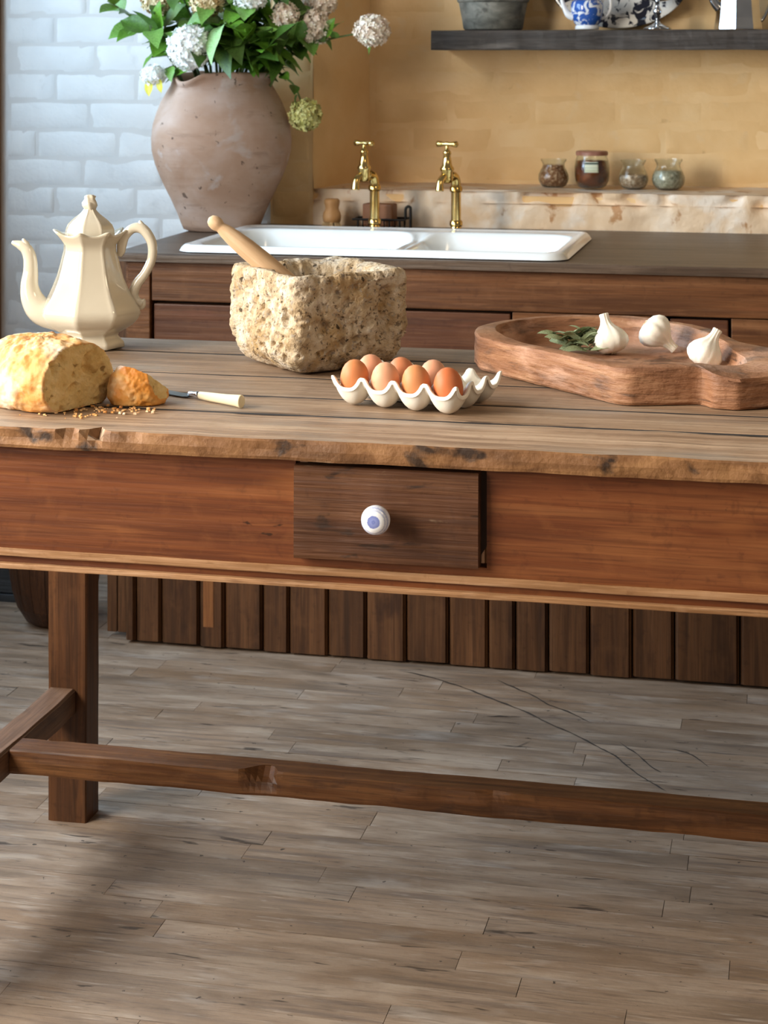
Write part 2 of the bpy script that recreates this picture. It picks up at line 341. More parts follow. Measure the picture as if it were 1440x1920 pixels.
# rough plank: box along X cut into slices whose edges wander, for worn boards
def rough_plank(x0, x1, y0, y1, z0, z1, seg=60, amp=.0015, seed=0, dents=(), ax=0):
    rs = []
    for i in range(seg+1):
        x = x0+(x1-x0)*i/seg
        def w(k, s_=9): return fbm((x*s_, seed*7.3+k*3.1, k), 1, 3)*amp
        b = min(.004, (z1-z0)*.15)
        y0_, y1_, z0_, z1_ = y0+w(1), y1+w(2), z0+w(3)*.5, z1+w(4)*.35
        dy = dz = 0
        for (dx, wid, ddy, ddz) in dents:
            q = max(0, 1-abs(x-dx)/wid); dy += ddy*q; dz += ddz*q
        ring = [(x, y0_+b*.3, z0_), (x, y1_-b, z0_), (x, y1_, z0_+b), (x, y1_, z1_-b), (x, y1_-b, z1_),
                (x, (y0+y1)/2, z1_), (x, y0_+b+dy*1.6, z1_), (x, y0_+b*.35+dy, z1_-b*.6+dz), (x, y0_+w(6)+dy*.4, (z0+z1)/2), (x, y0_, z0_+b)]
        rs.append(ring)
    m = MB().rings(rs)
    return m

# ------------------------------------------------------------------ THE SETTING
FL0, FL1, FLX0, FLX1 = -1.2, 4.9, -2.5, 1.9
floor = struct(link('floor', MB().box(FLX0, FLX1, FL0, 4.9, -.05, -.0022).mesh('floor'), M['gap']))
pl = MB().box(-.5,.5,-.5,.5,-.5,.5).mesh('floor_plank_mesh')
bm = bmesh.new(); bm.from_mesh(pl)
bmesh.ops.bevel(bm, geom=[e for e in bm.edges if all(v.co.z > 0 for v in e.verts)], offset=.012, segments=1, affect='EDGES')
bm.to_mesh(pl); bm.free(); pl.materials.append(M['floor'])
rng = random.Random(3)
PW = .0585
y = 2.20; nplank = 0
while y < 4.6:
    xmin = -2.35 if y > 3.3 else -1.75
    xmax = 0.5
    x = xmin - rng.random()*.5
    while x < xmax:
        L = rng.uniform(.38, .95)
        a, b_ = max(x, xmin), min(x+L, xmax)
        if b_-a > .03:
            o = bpy.data.objects.new('floor_plank', pl); COL.objects.link(o); o.parent = floor
            o.location = ((a+b_)/2, y+PW/2, -.0055+rng.uniform(-.0004, .0004)); o.scale = (b_-a-.0010, PW-.0011, .011); nplank += 1
        x += L
    y += PW
# the floor outside the view carries on in the same boards
def far_floor(x0, x1, y0, y1):
    m = MB(); yy = y0
    while yy < y1-.01:
        x = x0-rng.random()*.6
        while x < x1:
            L = rng.uniform(.4, 1.0); a, b_ = max(x, x0), min(x+L, x1)
            if b_-a > .02: m.box(a+.0006, b_-.0006, yy+.0006, min(yy+PW, y1)-.0006, -.004, 0)
            x += L
        yy += PW
    o = link('floor_planks_beyond', m.mesh('floor_planks_beyond'), M['floor'], floor); o['kind'] = 'stuff'
far_floor(-2.35, 1.9, 2.20-58*PW, 2.20)
far_floor(.5, 1.9, 2.20, 4.0)
far_floor(-2.35, -1.75, 2.20, 3.3)

# dark splits running slantwise over the boards behind the table
for c_ in [[(-0.854,3.939),(-0.791,3.918),(-0.713,3.875),(-0.66,3.836),(-0.602,3.791),(-0.539,3.742),(-0.489,3.691),(-0.441,3.65),(-0.383,3.59),(-0.342,3.544),(-0.306,3.484),(-0.268,3.434),(-0.236,3.397)],
           [(-0.635,3.927),(-0.582,3.879),(-0.543,3.845),(-0.503,3.797),(-0.461,3.767),(-0.406,3.71)], [(-0.344,3.62),(-0.304,3.566),(-0.274,3.511),(-0.252,3.483)],
           [(-0.241,3.608),(-0.204,3.588),(-0.166,3.529)], [(-0.621,3.705),(-0.547,3.717)], [(-0.541,3.541),(-0.508,3.598)]]:
    P_ = smooth_path([(x, y_, 0) for x, y_ in c_], None, 5); top, low_ = [], []
    for i, p in enumerate(P_):
        w_ = (.0012+.0030*max(0, noise.noise(Vector((p.x*40, p.y*40, 3)))+.35))*min(1, i/3, (len(P_)-1-i)/3)
        q = p+Vector((0, noise.noise(Vector((p.x*60, 1, 2)))*.004, 0))
        top.append((q.x, q.y+w_, .0011)); low_.append((q.x, q.y-w_, .0011))
    m = MB(); m.rings([low_, top], False, False, False)
    link('floor_split', m.mesh('floor_split'), M['split'], floor)

WY = 4.75      # face of the rear wall
AY = 5.05      # face of the niche
SZ = .985      # niche sill height
# rear wall, left of the niche and below the sill
wall_back = struct(link('wall_back', MB().box(-2.5, -1.375, WY, WY+.45, 0, 2.7).mesh('wall_back'), M['plain_wall']))
wall_pier = struct(link('wall_pier', MB().box(-1.375, -1.2585, WY, WY+.45, 0, 2.7).mesh('wall_pier'), M['ochre']))
wall_niche = struct(link('wall_niche', MB().box(-1.262, 1.9, AY, AY+.15, 0, 2.7).mesh('wall_niche'), M['ochre']))

def brick_mesh(seed, L, H, D, amp):
    m = MB(); nx, nz = 11, 6
    idx = lambda i, j: j*(nx+1)+i
    vs_ = []
    for j in range(nz+1):
        for i in range(nx+1):
            u = i/nx; v = j/nz
            # cluster points towards the rim so that the edge rounds over
            uu = .5-.5*cos(pi*u); vv = .5-.5*cos(pi*v)
            x = (uu-.5)*L; z = (vv-.5)*H
            e = min(min(uu, 1-uu)*L, min(vv, 1-vv)*H)
            d = D*min(1, (e/.020))**.8
            if e > 0: d += fbm((x*9+seed*5, z*9, seed), 1.6, 3)*amp
            x += fbm((z*20, seed, 1), 1, 2)*.003; z += fbm((x*12, seed, 2), 1, 2)*.002
            vs_.append((x, -d, z))
    fs = [(idx(i,j), idx(i+1,j), idx(i+1,j+1), idx(i,j+1)) for j in range(nz) for i in range(nx)]
    m.add(vs_, fs)
    me = m.mesh('brick'); 
    for p in me.polygons: p.use_smooth = True
    return me
def lay_bricks(parent, x0, x1, z0, z1, yface, mats, D, amp, Lb, CH, seed, gap=.009):
    r = random.Random(seed); meshes = {}
    row = 0; z = z0; cnt = 0
    while z+CH*.5 < z1:
        x = x0-(Lb/2 if row % 2 else 0)+r.uniform(-.03, .03)
        while x < x1:
            a, b_ = max(x, x0), min(x+Lb, x1)
            if b_-a > .03:
                cx_ = (a+b_)/2; mk = mats(cx_)
                key = (r.randrange(4), mk)
                if key not in meshes:
                    me = brick_mesh(key[0]+seed*10, 1.0*(Lb-gap), CH-gap, D, amp); me.materials.append(M[mk]); meshes[key] = me
                o = bpy.data.objects.new('brick', meshes[key]); COL.objects.link(o); o.parent = parent
                o.location = (cx_, yface+.0005, z+CH/2+r.uniform(-.0015,.0015)); o.scale = ((b_-a-gap)/(Lb-gap), r.uniform(.7,1.25), 1)
                cnt += 1
            x += Lb
        z += CH; row += 1
    return cnt
lay_bricks(wall_back, -2.13, -1.376, .36, 1.82, WY, lambda x: 'white_brick', .0036, .0024, .232, .0775, 1, .006)
lay_bricks(wall_pier, -1.374, -1.262, .36, 1.82, WY, lambda x: 'ochre_brick', .003, .0024, .232, .0775, 3, .006)
lay_bricks(wall_niche, -1.165, .55, SZ+.003, 1.76, AY, lambda x: 'ochre_brick', .0017, .0016, .232, .0775, 2)

# left jamb of the niche, plastered, with a chipped arris
def plaster_sheet(name, P00, P10, P01, P11, nu, nv, nrm, amp, sc, mat, parent=None, chips=0, seed=0, thick=.03):
    nrm = Vector(nrm); P00, P10, P01, P11 = map(Vector, (P00, P10, P01, P11))
    vs_ = []
    for j in range(nv+1):
        for i in range(nu+1):
            u, v = i/nu, j/nv
            p = (P00*(1-u)+P10*u)*(1-v)+(P01*(1-u)+P11*u)*v
            d = fbm(tuple(p+Vector((seed,)*3)), sc, 4)*amp
            if chips:
                edge = max(0, 1-(1-v)/.45)
                c_ = noise.noise(p*16+Vector((seed, 3, 1)))
                if c_ > .12: d -= edge*chips*min(1, (c_-.12)*4)
            vs_.append(tuple(p+nrm*d))
    idx = lambda i, j: j*(nu+1)+i
    fs = [(idx(i,j), idx(i+1,j), idx(i+1,j+1), idx(i,j+1)) for j in range(nv) for i in range(nu)]
    n0 = len(vs_)
    m = MB(); m.add(vs_, fs)
    back = [tuple(Vector(q)-nrm*thick) for q in (vs_[0], vs_[nu], vs_[nv*(nu+1)+nu], vs_[nv*(nu+1)])]
    m.add(back, [(0,3,2,1)])
    o = link(name, m.mesh(name), mat, parent, smooth=True)
    return o
struct(plaster_sheet('wall_jamb', (-1.258, WY-.001, SZ), (-1.170, AY+.01, SZ), (-1.258, WY-.001, 2.7), (-1.170, AY+.01, 2.7), 12, 60, (.97,-.24,0), .004, 7, M['ochre'], seed=4))
# masonry under the sill and the sill itself
struct(link('wall_ledge', MB().box(-1.262, 1.9, WY+.012, AY+.02, 0, SZ-.012).mesh('wall_ledge'), M['ochre']))
sill_front = struct(plaster_sheet('trim_1', (-1.262, WY, .86), (1.2, WY, .86), (-1.262, WY, SZ), (1.2, WY, SZ), 240, 16, (0,-1,0), .006, 9, M['ledge'], chips=.026, seed=2))
sill_top = struct(plaster_sheet('trim_2', (-1.262, WY-.002, SZ), (1.2, WY-.002, SZ), (-1.20, AY+.01, SZ), (1.2, AY+.01, SZ), 120, 14, (0,0,1), .003, 7, M['ledge'], seed=6))
# wall at the right, out of view, closing the niche
struct(link('wall_right', MB().box(1.2, 1.9, WY, AY, 0, 2.7).mesh('wall_right'), M['ochre']))
# left wall with two window openings
def wall_with_openings():
    m = MB(); X0, X1 = -2.5, -2.36
    ops = [(.15, 2.25, .98), (2.8, 4.3, 1.08)]; z1 = 2.58
    m.box(X0, X1, FL0, WY, z1, 2.7)
    m.box(X0, X1, FL0, ops[0][0], 0, z1); m.box(X0, X1, ops[0][1], ops[1][0], 0, z1); m.box(X0, X1, ops[1][1], WY, 0, z1)
    for a, b_, z0 in ops: m.box(X0, X1, a, b_, 0, z0)
    return struct(link('wall_left', m.mesh('wall_left'), M['plain_wall'])), ops, z1
wl, ops, oz1 = wall_with_openings()
for k, (a, b_, oz0) in enumerate(ops):
    m = MB(); X0, X1 = -2.45, -2.40; t = .05
    m.box(X0, X1, a, a+t, oz0, oz1); m.box(X0, X1, b_-t, b_, oz0, oz1); m.box(X0, X1, a+t, b_-t, oz0, oz0+t); m.box(X0, X1, a+t, b_-t, oz1-t, oz1)
    win = struct(link('window_%d' % (k+1), m.mesh('window'), M['plain_wall']))
    for q in (1, 2):
        yy = a+(b_-a)*q/3; bbox('glazing_bar', X0, X1, yy-.014, yy+.014, oz0+t, oz1-t, M['plain_wall'], win)
    zz = (oz0+oz1)/2
    for q in range(3):
        ya = a+t if q == 0 else a+(b_-a)*q/3+.014; yb = b_-t if q == 2 else a+(b_-a)*(q+1)/3-.014
        bbox('glazing_bar', X0, X1, ya, yb, zz-.014, zz+.014, M['plain_wall'], win)
# wooden casing at the corner of the white wall
struct(bbox('trim_3', -2.22, -2.145, WY-.035, WY+.005, 0, 2.5, M['casing'], bevel=.006))

# ------------------------------------------------------------------ SINK CABINET
CX0, CX1, CF = -1.505, .62, 3.99
cab = thing('sink_cabinet', 'long red-brown wooden sink cabinet with beadboard base against the wall', 'cabinet', (-.45, 4.3, 0))
og = (-.45, 4.3, 0)
bbox('side_panel', CX0, CX0+.025, CF+.022, 4.70, 0, .868, M['cab'], cab, org=og)
bbox('side_panel', CX1-.025, CX1, CF+.022, 4.70, 0, .868, M['cab'], cab, org=og)
bbox('back_panel', CX0+.026, CX1-.026, 4.69, 4.70, .02, .66, M['cab_dark'], cab, bevel=0, org=og)
bbox('inner_panel', CX0+.026, CX1-.026, CF+.05, CF+.06, .02, .868, M['cab_dark'], cab, bevel=0, org=og)
bbox('corner_post', CX0+.012, -1.440, CF, CF+.045, .64, .868, M['cab'], cab, org=og)
bbox('rail', -1.436, CX1, CF+.002, CF+.03, .781, .868, M['cab'], cab, org=og)
for a, b_, dy in [(-1.432, -1.03, .006), (-1.022, -.616, .012), (-.272, -.149, .016)]:
    d = bbox('drawer_front', a, b_, CF+dy, CF+.035, .645, .774, M['cab_drawer'], cab, bevel=.003, org=og)
bbox('stile', -.610, -.279, CF+.004, CF+.032, .64, .779, M['cab'], cab, org=og)
bbox('stile', -.142, CX1, CF+.004, CF+.032, .64, .779, M['cab'], cab, org=og)
bbox('lower_rail', -1.49, CX1, CF+.004, CF+.03, .60, .638, M['cab'], cab, org=og)
edges = [-1.500,-1.474,-1.413,-1.322,-1.263,-1.174,-1.112,-1.023,-.935,-.845,-.75,-.663,-.603,-.531,-.442,-.351,-.261,-.124,-.03,.06,.15,.25,.34,.44,.53,.62]
rb = random.Random(5)
for i in range(len(edges)-1):
    a, b_ = edges[i]+.0018, edges[i+1]-.0018
    dy = rb.uniform(-.0015, .0015)
    m = MB(); z0 = .004+rb.uniform(0, .004); g = .006
    ring = lambda z: [(a, CF+dy+.005, z), (a+g, CF+dy, z), (b_-g, CF+dy, z), (b_-g*.55, CF+dy+.006, z), (b_-g*.25, CF+dy+.001, z), (b_, CF+dy+.006, z), (b_, CF+.02, z), (a, CF+.02, z)]
    m.rings([ring(z0), ring(.598)])
    o = link('board', m.mesh('board'), M['bead'], cab, org=og)
# bare strip where one board lost its stain
bbox('board', -1.312, -1.288, CF-.003, CF-.0005, .05, .56, M['bead_pale'], cab, bevel=0, org=og)
for a, b_ in ((-1.556, -1.532), (-1.530, -1.507)):
    bbox('board', a, b_, CF+.035, CF+.055, .012, .868, M['bead'], cab, org=og)

# worktop with a cut-out for the sink
SX0, SX1, SY0, SY1 = -1.385, -.493, 3.995, 4.545
m = MB(); hx0, hx1, hy0, hy1 = SX0+.035, SX1-.035, SY0+.035, SY1-.045
WX0, WX1, WF, WB = -1.522, .66, 3.968, 4.742
nseg = 90; 
ox = [WX0+(WX1-WX0)*i/nseg for i in range(nseg+1)]
def strip(y0, y1, xs, front=False):
    rs = []
    for x in xs:
        wob = fbm((x*6, 1, 2), 1, 3)*.003 if front else 0
        zz = fbm((x*5, 4, 2), 1, 3)*.0012
        b = .004
        rs.append([(x, y0+wob, .871), (x, y1, .871), (x, y1, .89), (x, y0+wob+b, .89+zz*.3), (x, y0+wob, .89-b+zz)])
    m.rings(rs)
strip(WF, hy0, ox, True)
m.box(WX0, hx0, hy0, WB, .871, .89); m.box(hx1, WX1, hy0, WB, .871, .89); m.box(hx0, hx1, hy1, WB, .871, .89)
tag(link('worktop', m.mesh('worktop'), M['counter']), 'dark worn wooden worktop around the white sink', 'worktop')

# sink: a pressed sheet with two basins, rim lapping over the worktop
def sink():
    nx, ny = 150, 84
    t = .012; R = .05; cx_, cy_ = (SX0+SX1)/2, (SY0+SY1)/2; hw, hd = (SX1-SX0)/2, (SY1-SY0)/2
    def sd(x, y, ax, ay, bx, by, r):
        mx, my = (ax+bx)/2, (ay+by)/2
        qx = abs(x-mx)-(bx-ax)/2+r; qy = abs(y-my)-(by-ay)/2+r
        return sqrt(max(qx,0)**2+max(qy,0)**2)+min(max(qx,qy),0)-r
    b1 = (SX0+.045, SY0+.045, -.925, SY1-.085, .07); b2 = (-.885, SY0+.045, SX1-.045, SY1-.085, .07)
    vs_ = []; idx = lambda i, j: j*(nx+1)+i
    for j in range(ny+1):
        for i in range(nx+1):
            x = SX0+(SX1-SX0)*i/nx; y = SY0+(SY1-SY0)*j/ny
            # round the outer corners
            qx = abs(x-cx_)-hw+R; qy = abs(y-cy_)-hd+R
            if qx > 0 and qy > 0:
                l = max(qx, qy)/sqrt(qx*qx+qy*qy)
                x = cx_+math.copysign(hw-R+qx*l, x-cx_); y = cy_+math.copysign(hd-R+qy*l, y-cy_)
            d0 = sd(x, y, SX0, SY0, SX1, SY1, R)
            z = .892+t*min(1, max(0, -d0/.014))**.5
            # raised roll along the rim
            z += .004*math.exp(-((d0+.016)/.012)**2)
            d = min(sd(x, y, *b1), sd(x, y, *b2))
            if d < 0.012:
                q = min(1, (0.012-d)/.062); q = q*q*(3-2*q)
                z -= .165*q
                z -= .006*min(1, max(0, -d/.2))
            # low dividing bridge
            if -.94 < x < -.87 and b1[1] < y < b1[3]:
                z -= .022*max(0, 1-abs(x+.905)/.035)*min(1, min(y-b1[1], b1[3]-y)/.05)
            vs_.append((x, y, z))
    fs = [(idx(i,j), idx(i+1,j), idx(i+1,j+1), idx(i,j+1)) for j in range(ny) for i in range(nx)]
    m = MB(); m.add(vs_, fs)
    root = thing('kitchen_sink', 'white enamel double-basin sink set into the dark worktop', 'sink', (cx_, cy_, .89))
    link('basin', m.mesh('basin'), M['enamel'], root, smooth=True, org=(cx_, cy_, .89))
    for bx in ((b1[0]+b1[2])/2, (b2[0]+b2[2])/2):
        mm = MB().lathe([(.001,.004),(.022,.004),(.032,.003),(.036,.0)], 24, (bx, (b1[1]+b1[3])/2, .7345))
        link('drain', mm.mesh('drain'), M['brass'], root, smooth=True, org=(cx_, cy_, .89))
sink()

# brass pillar taps
def tap(loc, label, rz):
    t = thing('brass_tap', label, 'tap', loc, radians(rz), 'brass taps behind the sink')
    link('flange', MB().lathe([(.026,0),(.026,.003),(.019,.007),(.014,.012),(.013,.02)], 24).mesh('flange'), M['brass'], t, smooth=True, auto=50)
    p = smooth_path([(0,0,.015),(0,0,.06),(0,0,.11),(0,-.001,.128),(0,-.008,.142),(0,-.024,.147)], None, 6)
    pipe = link('pipe', MB().tube(p, .0125, 16).mesh('pipe'), M['brass'], t, smooth=True)
    link('collar', MB().lathe([(.0135,.018),(.0165,.021),(.0165,.030),(.0135,.034)], 20).mesh('collar'), M['brass'], t, smooth=True, auto=40)
    link('collar', MB().lathe([(.013,.104),(.0160,.107),(.0160,.116),(.013,.120)], 20).mesh('collar'), M['brass'], t, smooth=True, auto=40)
    v = MB().lathe([(.006,.128),(.0125,.131),(.0155,.142),(.0145,.156),(.0175,.160),(.0175,.166),(.013,.172),(.0105,.186),(.0085,.198),(.0105,.203),(.0095,.208),(.005,.212),(.004,.222)], 20, (0,-.036,0))
    link('valve_body', v.mesh('valve_body'), M['brass'], t, smooth=True, auto=50)
    sp, sr = smooth_path([(0,-.040,.146),(0,-.055,.141),(0,-.064,.130),(0,-.066,.110)], [.0095,.0085,.0085,.0105], 6)
    link('spout', MB().tube(sp, sr, 14).mesh('spout'), M['brass'], t, smooth=True)
    h = MB(); hp = [(-.030,-.040,.226),(-.027,-.040,.226),(-.018,-.039,.226),(-.008,-.037,.226),(0,-.036,.226),(.008,-.035,.226),(.018,-.033,.226),(.027,-.032,.226),(.030,-.032,.226)]
    h.tube(hp, [.004,.0080,.0070,.0045,.0066,.0045,.0070,.0080,.004], 12)
    link('tee_handle', h.mesh('tee_handle'), M['brass'], t, smooth=True)
tap((-1.053, 4.585, .89), 'left brass tap in front of the brown soap block', -34)
tap((-.843, 4.585, .89), 'right brass tap standing against the bare ochre ledge', -28)

# dish brush
t = thing('pot_brush', 'small turned beech pot brush standing beside the soap rack', 'brush', (-1.185, 4.665, .89), YAW)
link('brush_head', MB().lathe([(.018,.015),(.0225,.017),(.0240,.030),(.0225,.040),(.0185,.046),(.0172,.052),(.0190,.060),(.0205,.066),(.0200,.072),(.0165,.0755),(.001,.076)], 28).mesh('brush_head'), M['brush_wood'], t, smooth=True, auto=60)
m = MB(); rr = random.Random(2)
for k in range(90):
    a = rr.random()*6.283; r0 = .020*sqrt(rr.random()); r1 = r0*1.45
    m.tube([(r0*cos(a), r0*sin(a), .017), (r1*cos(a), r1*sin(a), 0)], [.0012,.0012], 4)
o = link('bristles', m.mesh('bristles'), M['bristle'], t); o['kind'] = 'stuff'

# wire soap rack with soap
t = thing('soap_rack', 'black wire soap rack behind the left brass tap', 'rack', (-1.055, 4.672, .89), 0)
W2, D2 = .068, .032
loop = [(-W2,-D2,.026),(W2,-D2,.026),(W2,D2,.026),(-W2,D2,.026),(-W2,-D2,.026)]
link('rim_wire', MB().tube(loop, .0028, 8).mesh('rim_wire'), M['iron'], t)
m = MB()
for k in range(9):
    x = -.056+k*.014
    link('wire', MB().tube(smooth_path([(x,-D2,.026),(x,-D2+.006,.006),(x,0,.004),(x,D2-.006,.006),(x,D2,.026)], None, 4), .0017, 6).mesh('wire'), M['iron'], t, smooth=True)
link('loop_handle', MB().tube(smooth_path([(W2-.004,0,.026),(W2-.004,0,.050),(W2+.001,0,.058),(W2+.008,0,.056),(W2+.009,0,.046),(W2+.009,0,.002)], None, 6), .0036, 8).mesh('loop_handle'), M['iron'], t, smooth=True)
for sx in (-1, 1):
    for sy in (-1, 1):
        link('foot', MB().tube([(sx*W2*.8, sy*D2*.95, .026), (sx*W2*.8, sy*D2*.95, 0)], .0022, 6).mesh('foot'), M['iron'], t)
o = link('soap_block', MB().box(-.042,.040,-.022,.022,0,.058).mesh('soap_block'), M['soap'], None, bevel=.005)
o.location = (-1.058, 4.672, .8975); o.rotation_euler = (0, 0, radians(-6))
tag(o, 'brown block of soap sitting in the black wire rack', 'soap')

# ------------------------------------------------------------------ BIG POT WITH FLOWERS
VX, VY, VZ = -1.452, 4.560, .89
pot = thing('terracotta_pot', 'large weathered terracotta pot holding hydrangeas on the worktop', 'pot', (VX, VY, VZ), YAW)
prof = [(.001,.004),(.086,.0),(.096,.004),(.103,.020),(.112,.045),(.130,.085),(.150,.125),(.168,.170),(.1765,.205),(.1785,.235),(.175,.270),(.166,.300),(.153,.330),(.138,.357),(.129,.372),(.127,.382),(.131,.392),(.134,.399),(.131,.404),(.124,.403),(.118,.394),(.115,.380),(.120,.355),(.140,.310),(.15,.25),(.12,.12),(.07,.05),(.001,.05)]
def potshape():
    seg = 96; rs = []
    sa = atan2(-.82, -.57)    # pouring lip, front left
    for k, (r, z) in enumerate(prof):
        ring = []
        for j in range(seg):
            a = 2*pi*j/seg
            rr = r*(1+.012*sin(a*2+.6)+.008*sin(a*3+2)+.004*sin(z*160)) ; zz = z
            if z > .33 and k < 24:
                d = (a-sa+pi) % (2*pi)-pi
                q = math.exp(-(d/.26)**2)*min(1, (z-.33)/.05)
                rr += .020*q; zz -= .022*q*min(1, max(0, (z-.36)/.03))
                zz += fbm((cos(a)*3, sin(a)*3, 1), 1, 2)*.004*min(1, (z-.33)/.05)
            ring.append((rr*cos(a), rr*sin(a), zz))
        rs.append(ring)
    return MB().rings(rs)
link('body', potshape().mesh('pot_body'), M['terracotta'], pot, smooth=True)

# leaf meshes: ovate, folded along the midrib and arched
def leaf_mesh(bend, fold, wv):
    prof_ = [(0,.03),(.08,.18),(.2,.36),(.35,.46),(.5,.47),(.65,.41),(.8,.27),(.92,.11),(1,.0)]
    vs_ = []; n = len(prof_)
    for k, (t_, w_) in enumerate(prof_):
        z = -bend*t_*t_; 
        for sgn in (-1, -.5, 0, .5, 1):
            wz = fold*abs(sgn)*w_*.5 - .12*fold*sgn*sgn*w_ + wv*sin(t_*14+sgn*2)*abs(sgn)*.02
            vs_.append((t_*(1-.12*bend), sgn*w_*.62, z+wz))
    fs = [(k*5+j, k*5+j+1, (k+1)*5+j+1, (k+1)*5+j) for k in range(n-1) for j in range(4)]
    m = MB(); m.add(vs_, fs); me = m.mesh('leaf')
    for p in me.polygons: p.use_smooth = True
    return me
leaf_variants = []
for mi in range(5):
    row = []
    for (b_, f_, w_) in ((.25,.45,1), (.55,.35,1.4), (.1,.6,.6), (.85,.3,1)):
        me = leaf_mesh(b_, f_, w_); me.materials.append(M['leafmat'][mi]); row.append(me)
    leaf_variants.append(row)
def put_leaf(parent, base, direction, length, mi, rl, roll=None, name='leaf', width=1.0):
    me = leaf_variants[mi][rl.randrange(4)]
    o = bpy.data.objects.new(name, me); COL.objects.link(o); o.parent = parent
    d = Vector(direction).normalized()
    up = Vector((0,0,1))+Vector((rl.uniform(-.5,.5), rl.uniform(-.9,.1), rl.uniform(-.3,.3)))
    sd_ = up.cross(d).normalized(); up = d.cross(sd_)
    mat = Matrix((d, sd_, up)).transposed()
    if roll: mat = mat @ Matrix.Rotation(roll, 3, 'X')
    o.rotation_euler = mat.to_euler(); o.location = base; o.scale = (length, length*width, length)
    return o
def floret_head(r, n, seed, squash=1.0, ps=.011):
    rr = random.Random(seed); m = MB()
    for k in range(n):
        z = 1-2*(k+.5)/n; a = k*2.39996+rr.uniform(-.2,.2); q = sqrt(max(0, 1-z*z))
        nrm = Vector((q*cos(a), q*sin(a), z)); c = nrm*r*rr.uniform(.84, 1.06); c.z *= squash
        nn = (nrm+Vector((rr.uniform(-.5,.5), rr.uniform(-.5,.5), rr.uniform(-.5,.5)))).normalized()
        t1 = nn.orthogonal().normalized(); t2 = nn.cross(t1); ph = rr.random()*6.28; s = ps*rr.uniform(.8, 1.2)
        for w_ in range(4):
            b_ = ph+w_*pi/2
            e = t1*cos(b_)+t2*sin(b_); g = nn.cross(e)
            m.add([c, c+e*s*.55+g*s*.42+nn*s*.12, c+e*s*1.05+nn*s*.28, c+e*s*.55-g*s*.42+nn*s*.12], [(0,1,2,3)])
    core = MB(); 
    m.lathe([(r*.05,-r*.8*squash),(r*.6,-r*.55*squash),(r*.8,0),(r*.6,r*.55*squash),(r*.05,r*.8*squash)], 10)
    return m
mouth = Vector((VX, VY, VZ+.385))
def stem_thing(name, label, cat, tip, leaves, seed, head=None, group=None, entry=None, leaf_len=(.075,.11), mi_choices=(0,0,1,2,1), mid=None, spread=1.0):
    rl = random.Random(seed); tip = Vector(tip)
    ent = mouth+Vector((entry[0], entry[1], 0)) if entry else mouth+Vector(((tip.x-VX)*.35, (tip.y-VY)*.3, 0))
    low = Vector((VX+(ent.x-VX)*.2, VY+(ent.y-VY)*.2, VZ+.12))
    root = thing(name, label, cat, tuple(low), 0, group)
    md = Vector(mid) if mid else (ent+tip)/2+Vector((0,0,.03))
    pts = smooth_path([Vector((0,0,0)), ent-low, md-low, tip-low], None, 8)
    link('stem', MB().tube(pts, [.0042-.0020*i/len(pts) for i in range(len(pts))], 6).mesh('stem'), M['stem'], root, smooth=True)
    n = len(pts)
    leaves = int(leaves*1.7)
    for k in range(leaves):
        f = .45+.55*(k+rl.random()*.6)/max(1, leaves); i = min(n-2, int(f*(n-1)))
        p = pts[i]; t_ = (pts[i+1]-pts[i]).normalized()
        side = t_.orthogonal().normalized(); side.rotate(Matrix.Rotation(k*2.4+rl.uniform(-.5,.5), 3, t_))
        d = side*spread+t_*.55+Vector((0,-.25,-.1))
        wp = p+low
        if wp.y+d.y*.08 > 4.70: d.y = -abs(d.y)*.6
        if wp.z+d.z*.09 < VZ+.43 and tip.z > 1.3: d.z = abs(d.z)+.35
        put_leaf(root, p, d, rl.uniform(*leaf_len), rl.choice(mi_choices), rl)
    if head:
        r, n_, mk, sq = head
        o = link('flower_head', floret_head(r*.94, int(n_*2.1), seed, sq, r*.17).mesh('flower_head'), M[mk], root); o.location = tip-low; o['kind'] = 'stuff'
    return root
FG = 'hydrangea stems in the terracotta pot'
S = stem_thing
S('hydrangea', 'big round white hydrangea leaning over the pot rim', 'flower', (-1.478, 4.385, 1.357), 6, 11, (.057, 210, 'pet_white', 1.0), FG, mid=(-1.46, 4.47, 1.345))
S('hydrangea', 'blush white hydrangea reaching far right over the ochre wall', 'flower', (-1.050, 4.54, 1.400), 4, 12, (.047, 150, 'pet_pink', .85), FG, mid=(-1.22, 4.55, 1.36), leaf_len=(.05,.07))
S('hydrangea', 'lime green hydrangea drooping beside the right shoulder of the pot', 'flower', (-1.226, 4.555, 1.186), 3, 13, (.043, 140, 'pet_green', 1.0), FG, entry=(.118, -.03), mid=(-1.262, 4.545, 1.27), leaf_len=(.03,.05), mi_choices=(2,2,0))
S('hydrangea', 'tan dried hydrangea at the top left of the bunch', 'flower', (-1.596, 4.50, 1.482), 5, 14, (.050, 150, 'pet_tan', .9), FG)
S('hydrangea', 'cream tan hydrangea directly above the big white bloom', 'flower', (-1.446, 4.43, 1.474), 5, 15, (.046, 140, 'pet_tan', .9), FG)
S('hydrangea', 'white hydrangea at the top middle of the bunch', 'flower', (-1.334, 4.43, 1.490), 6, 16, (.046, 150, 'pet_white', .9), FG)
S('hydrangea', 'small blush hydrangea between the dark leaves at right', 'flower', (-1.262, 4.49, 1.438), 4, 17, (.036, 110, 'pet_pink', 1.0), FG)
S('hydrangea', 'dusky blush hydrangea low at the right of the bunch', 'flower', (-1.203, 4.545, 1.408), 4, 18, (.047, 140, 'pet_pink', 1.0), FG)
S('hydrangea', 'pale hydrangea at the top right edge of the bunch', 'flower', (-1.200, 4.60, 1.475), 4, 19, (.046, 130, 'pet_pink', .9), FG)
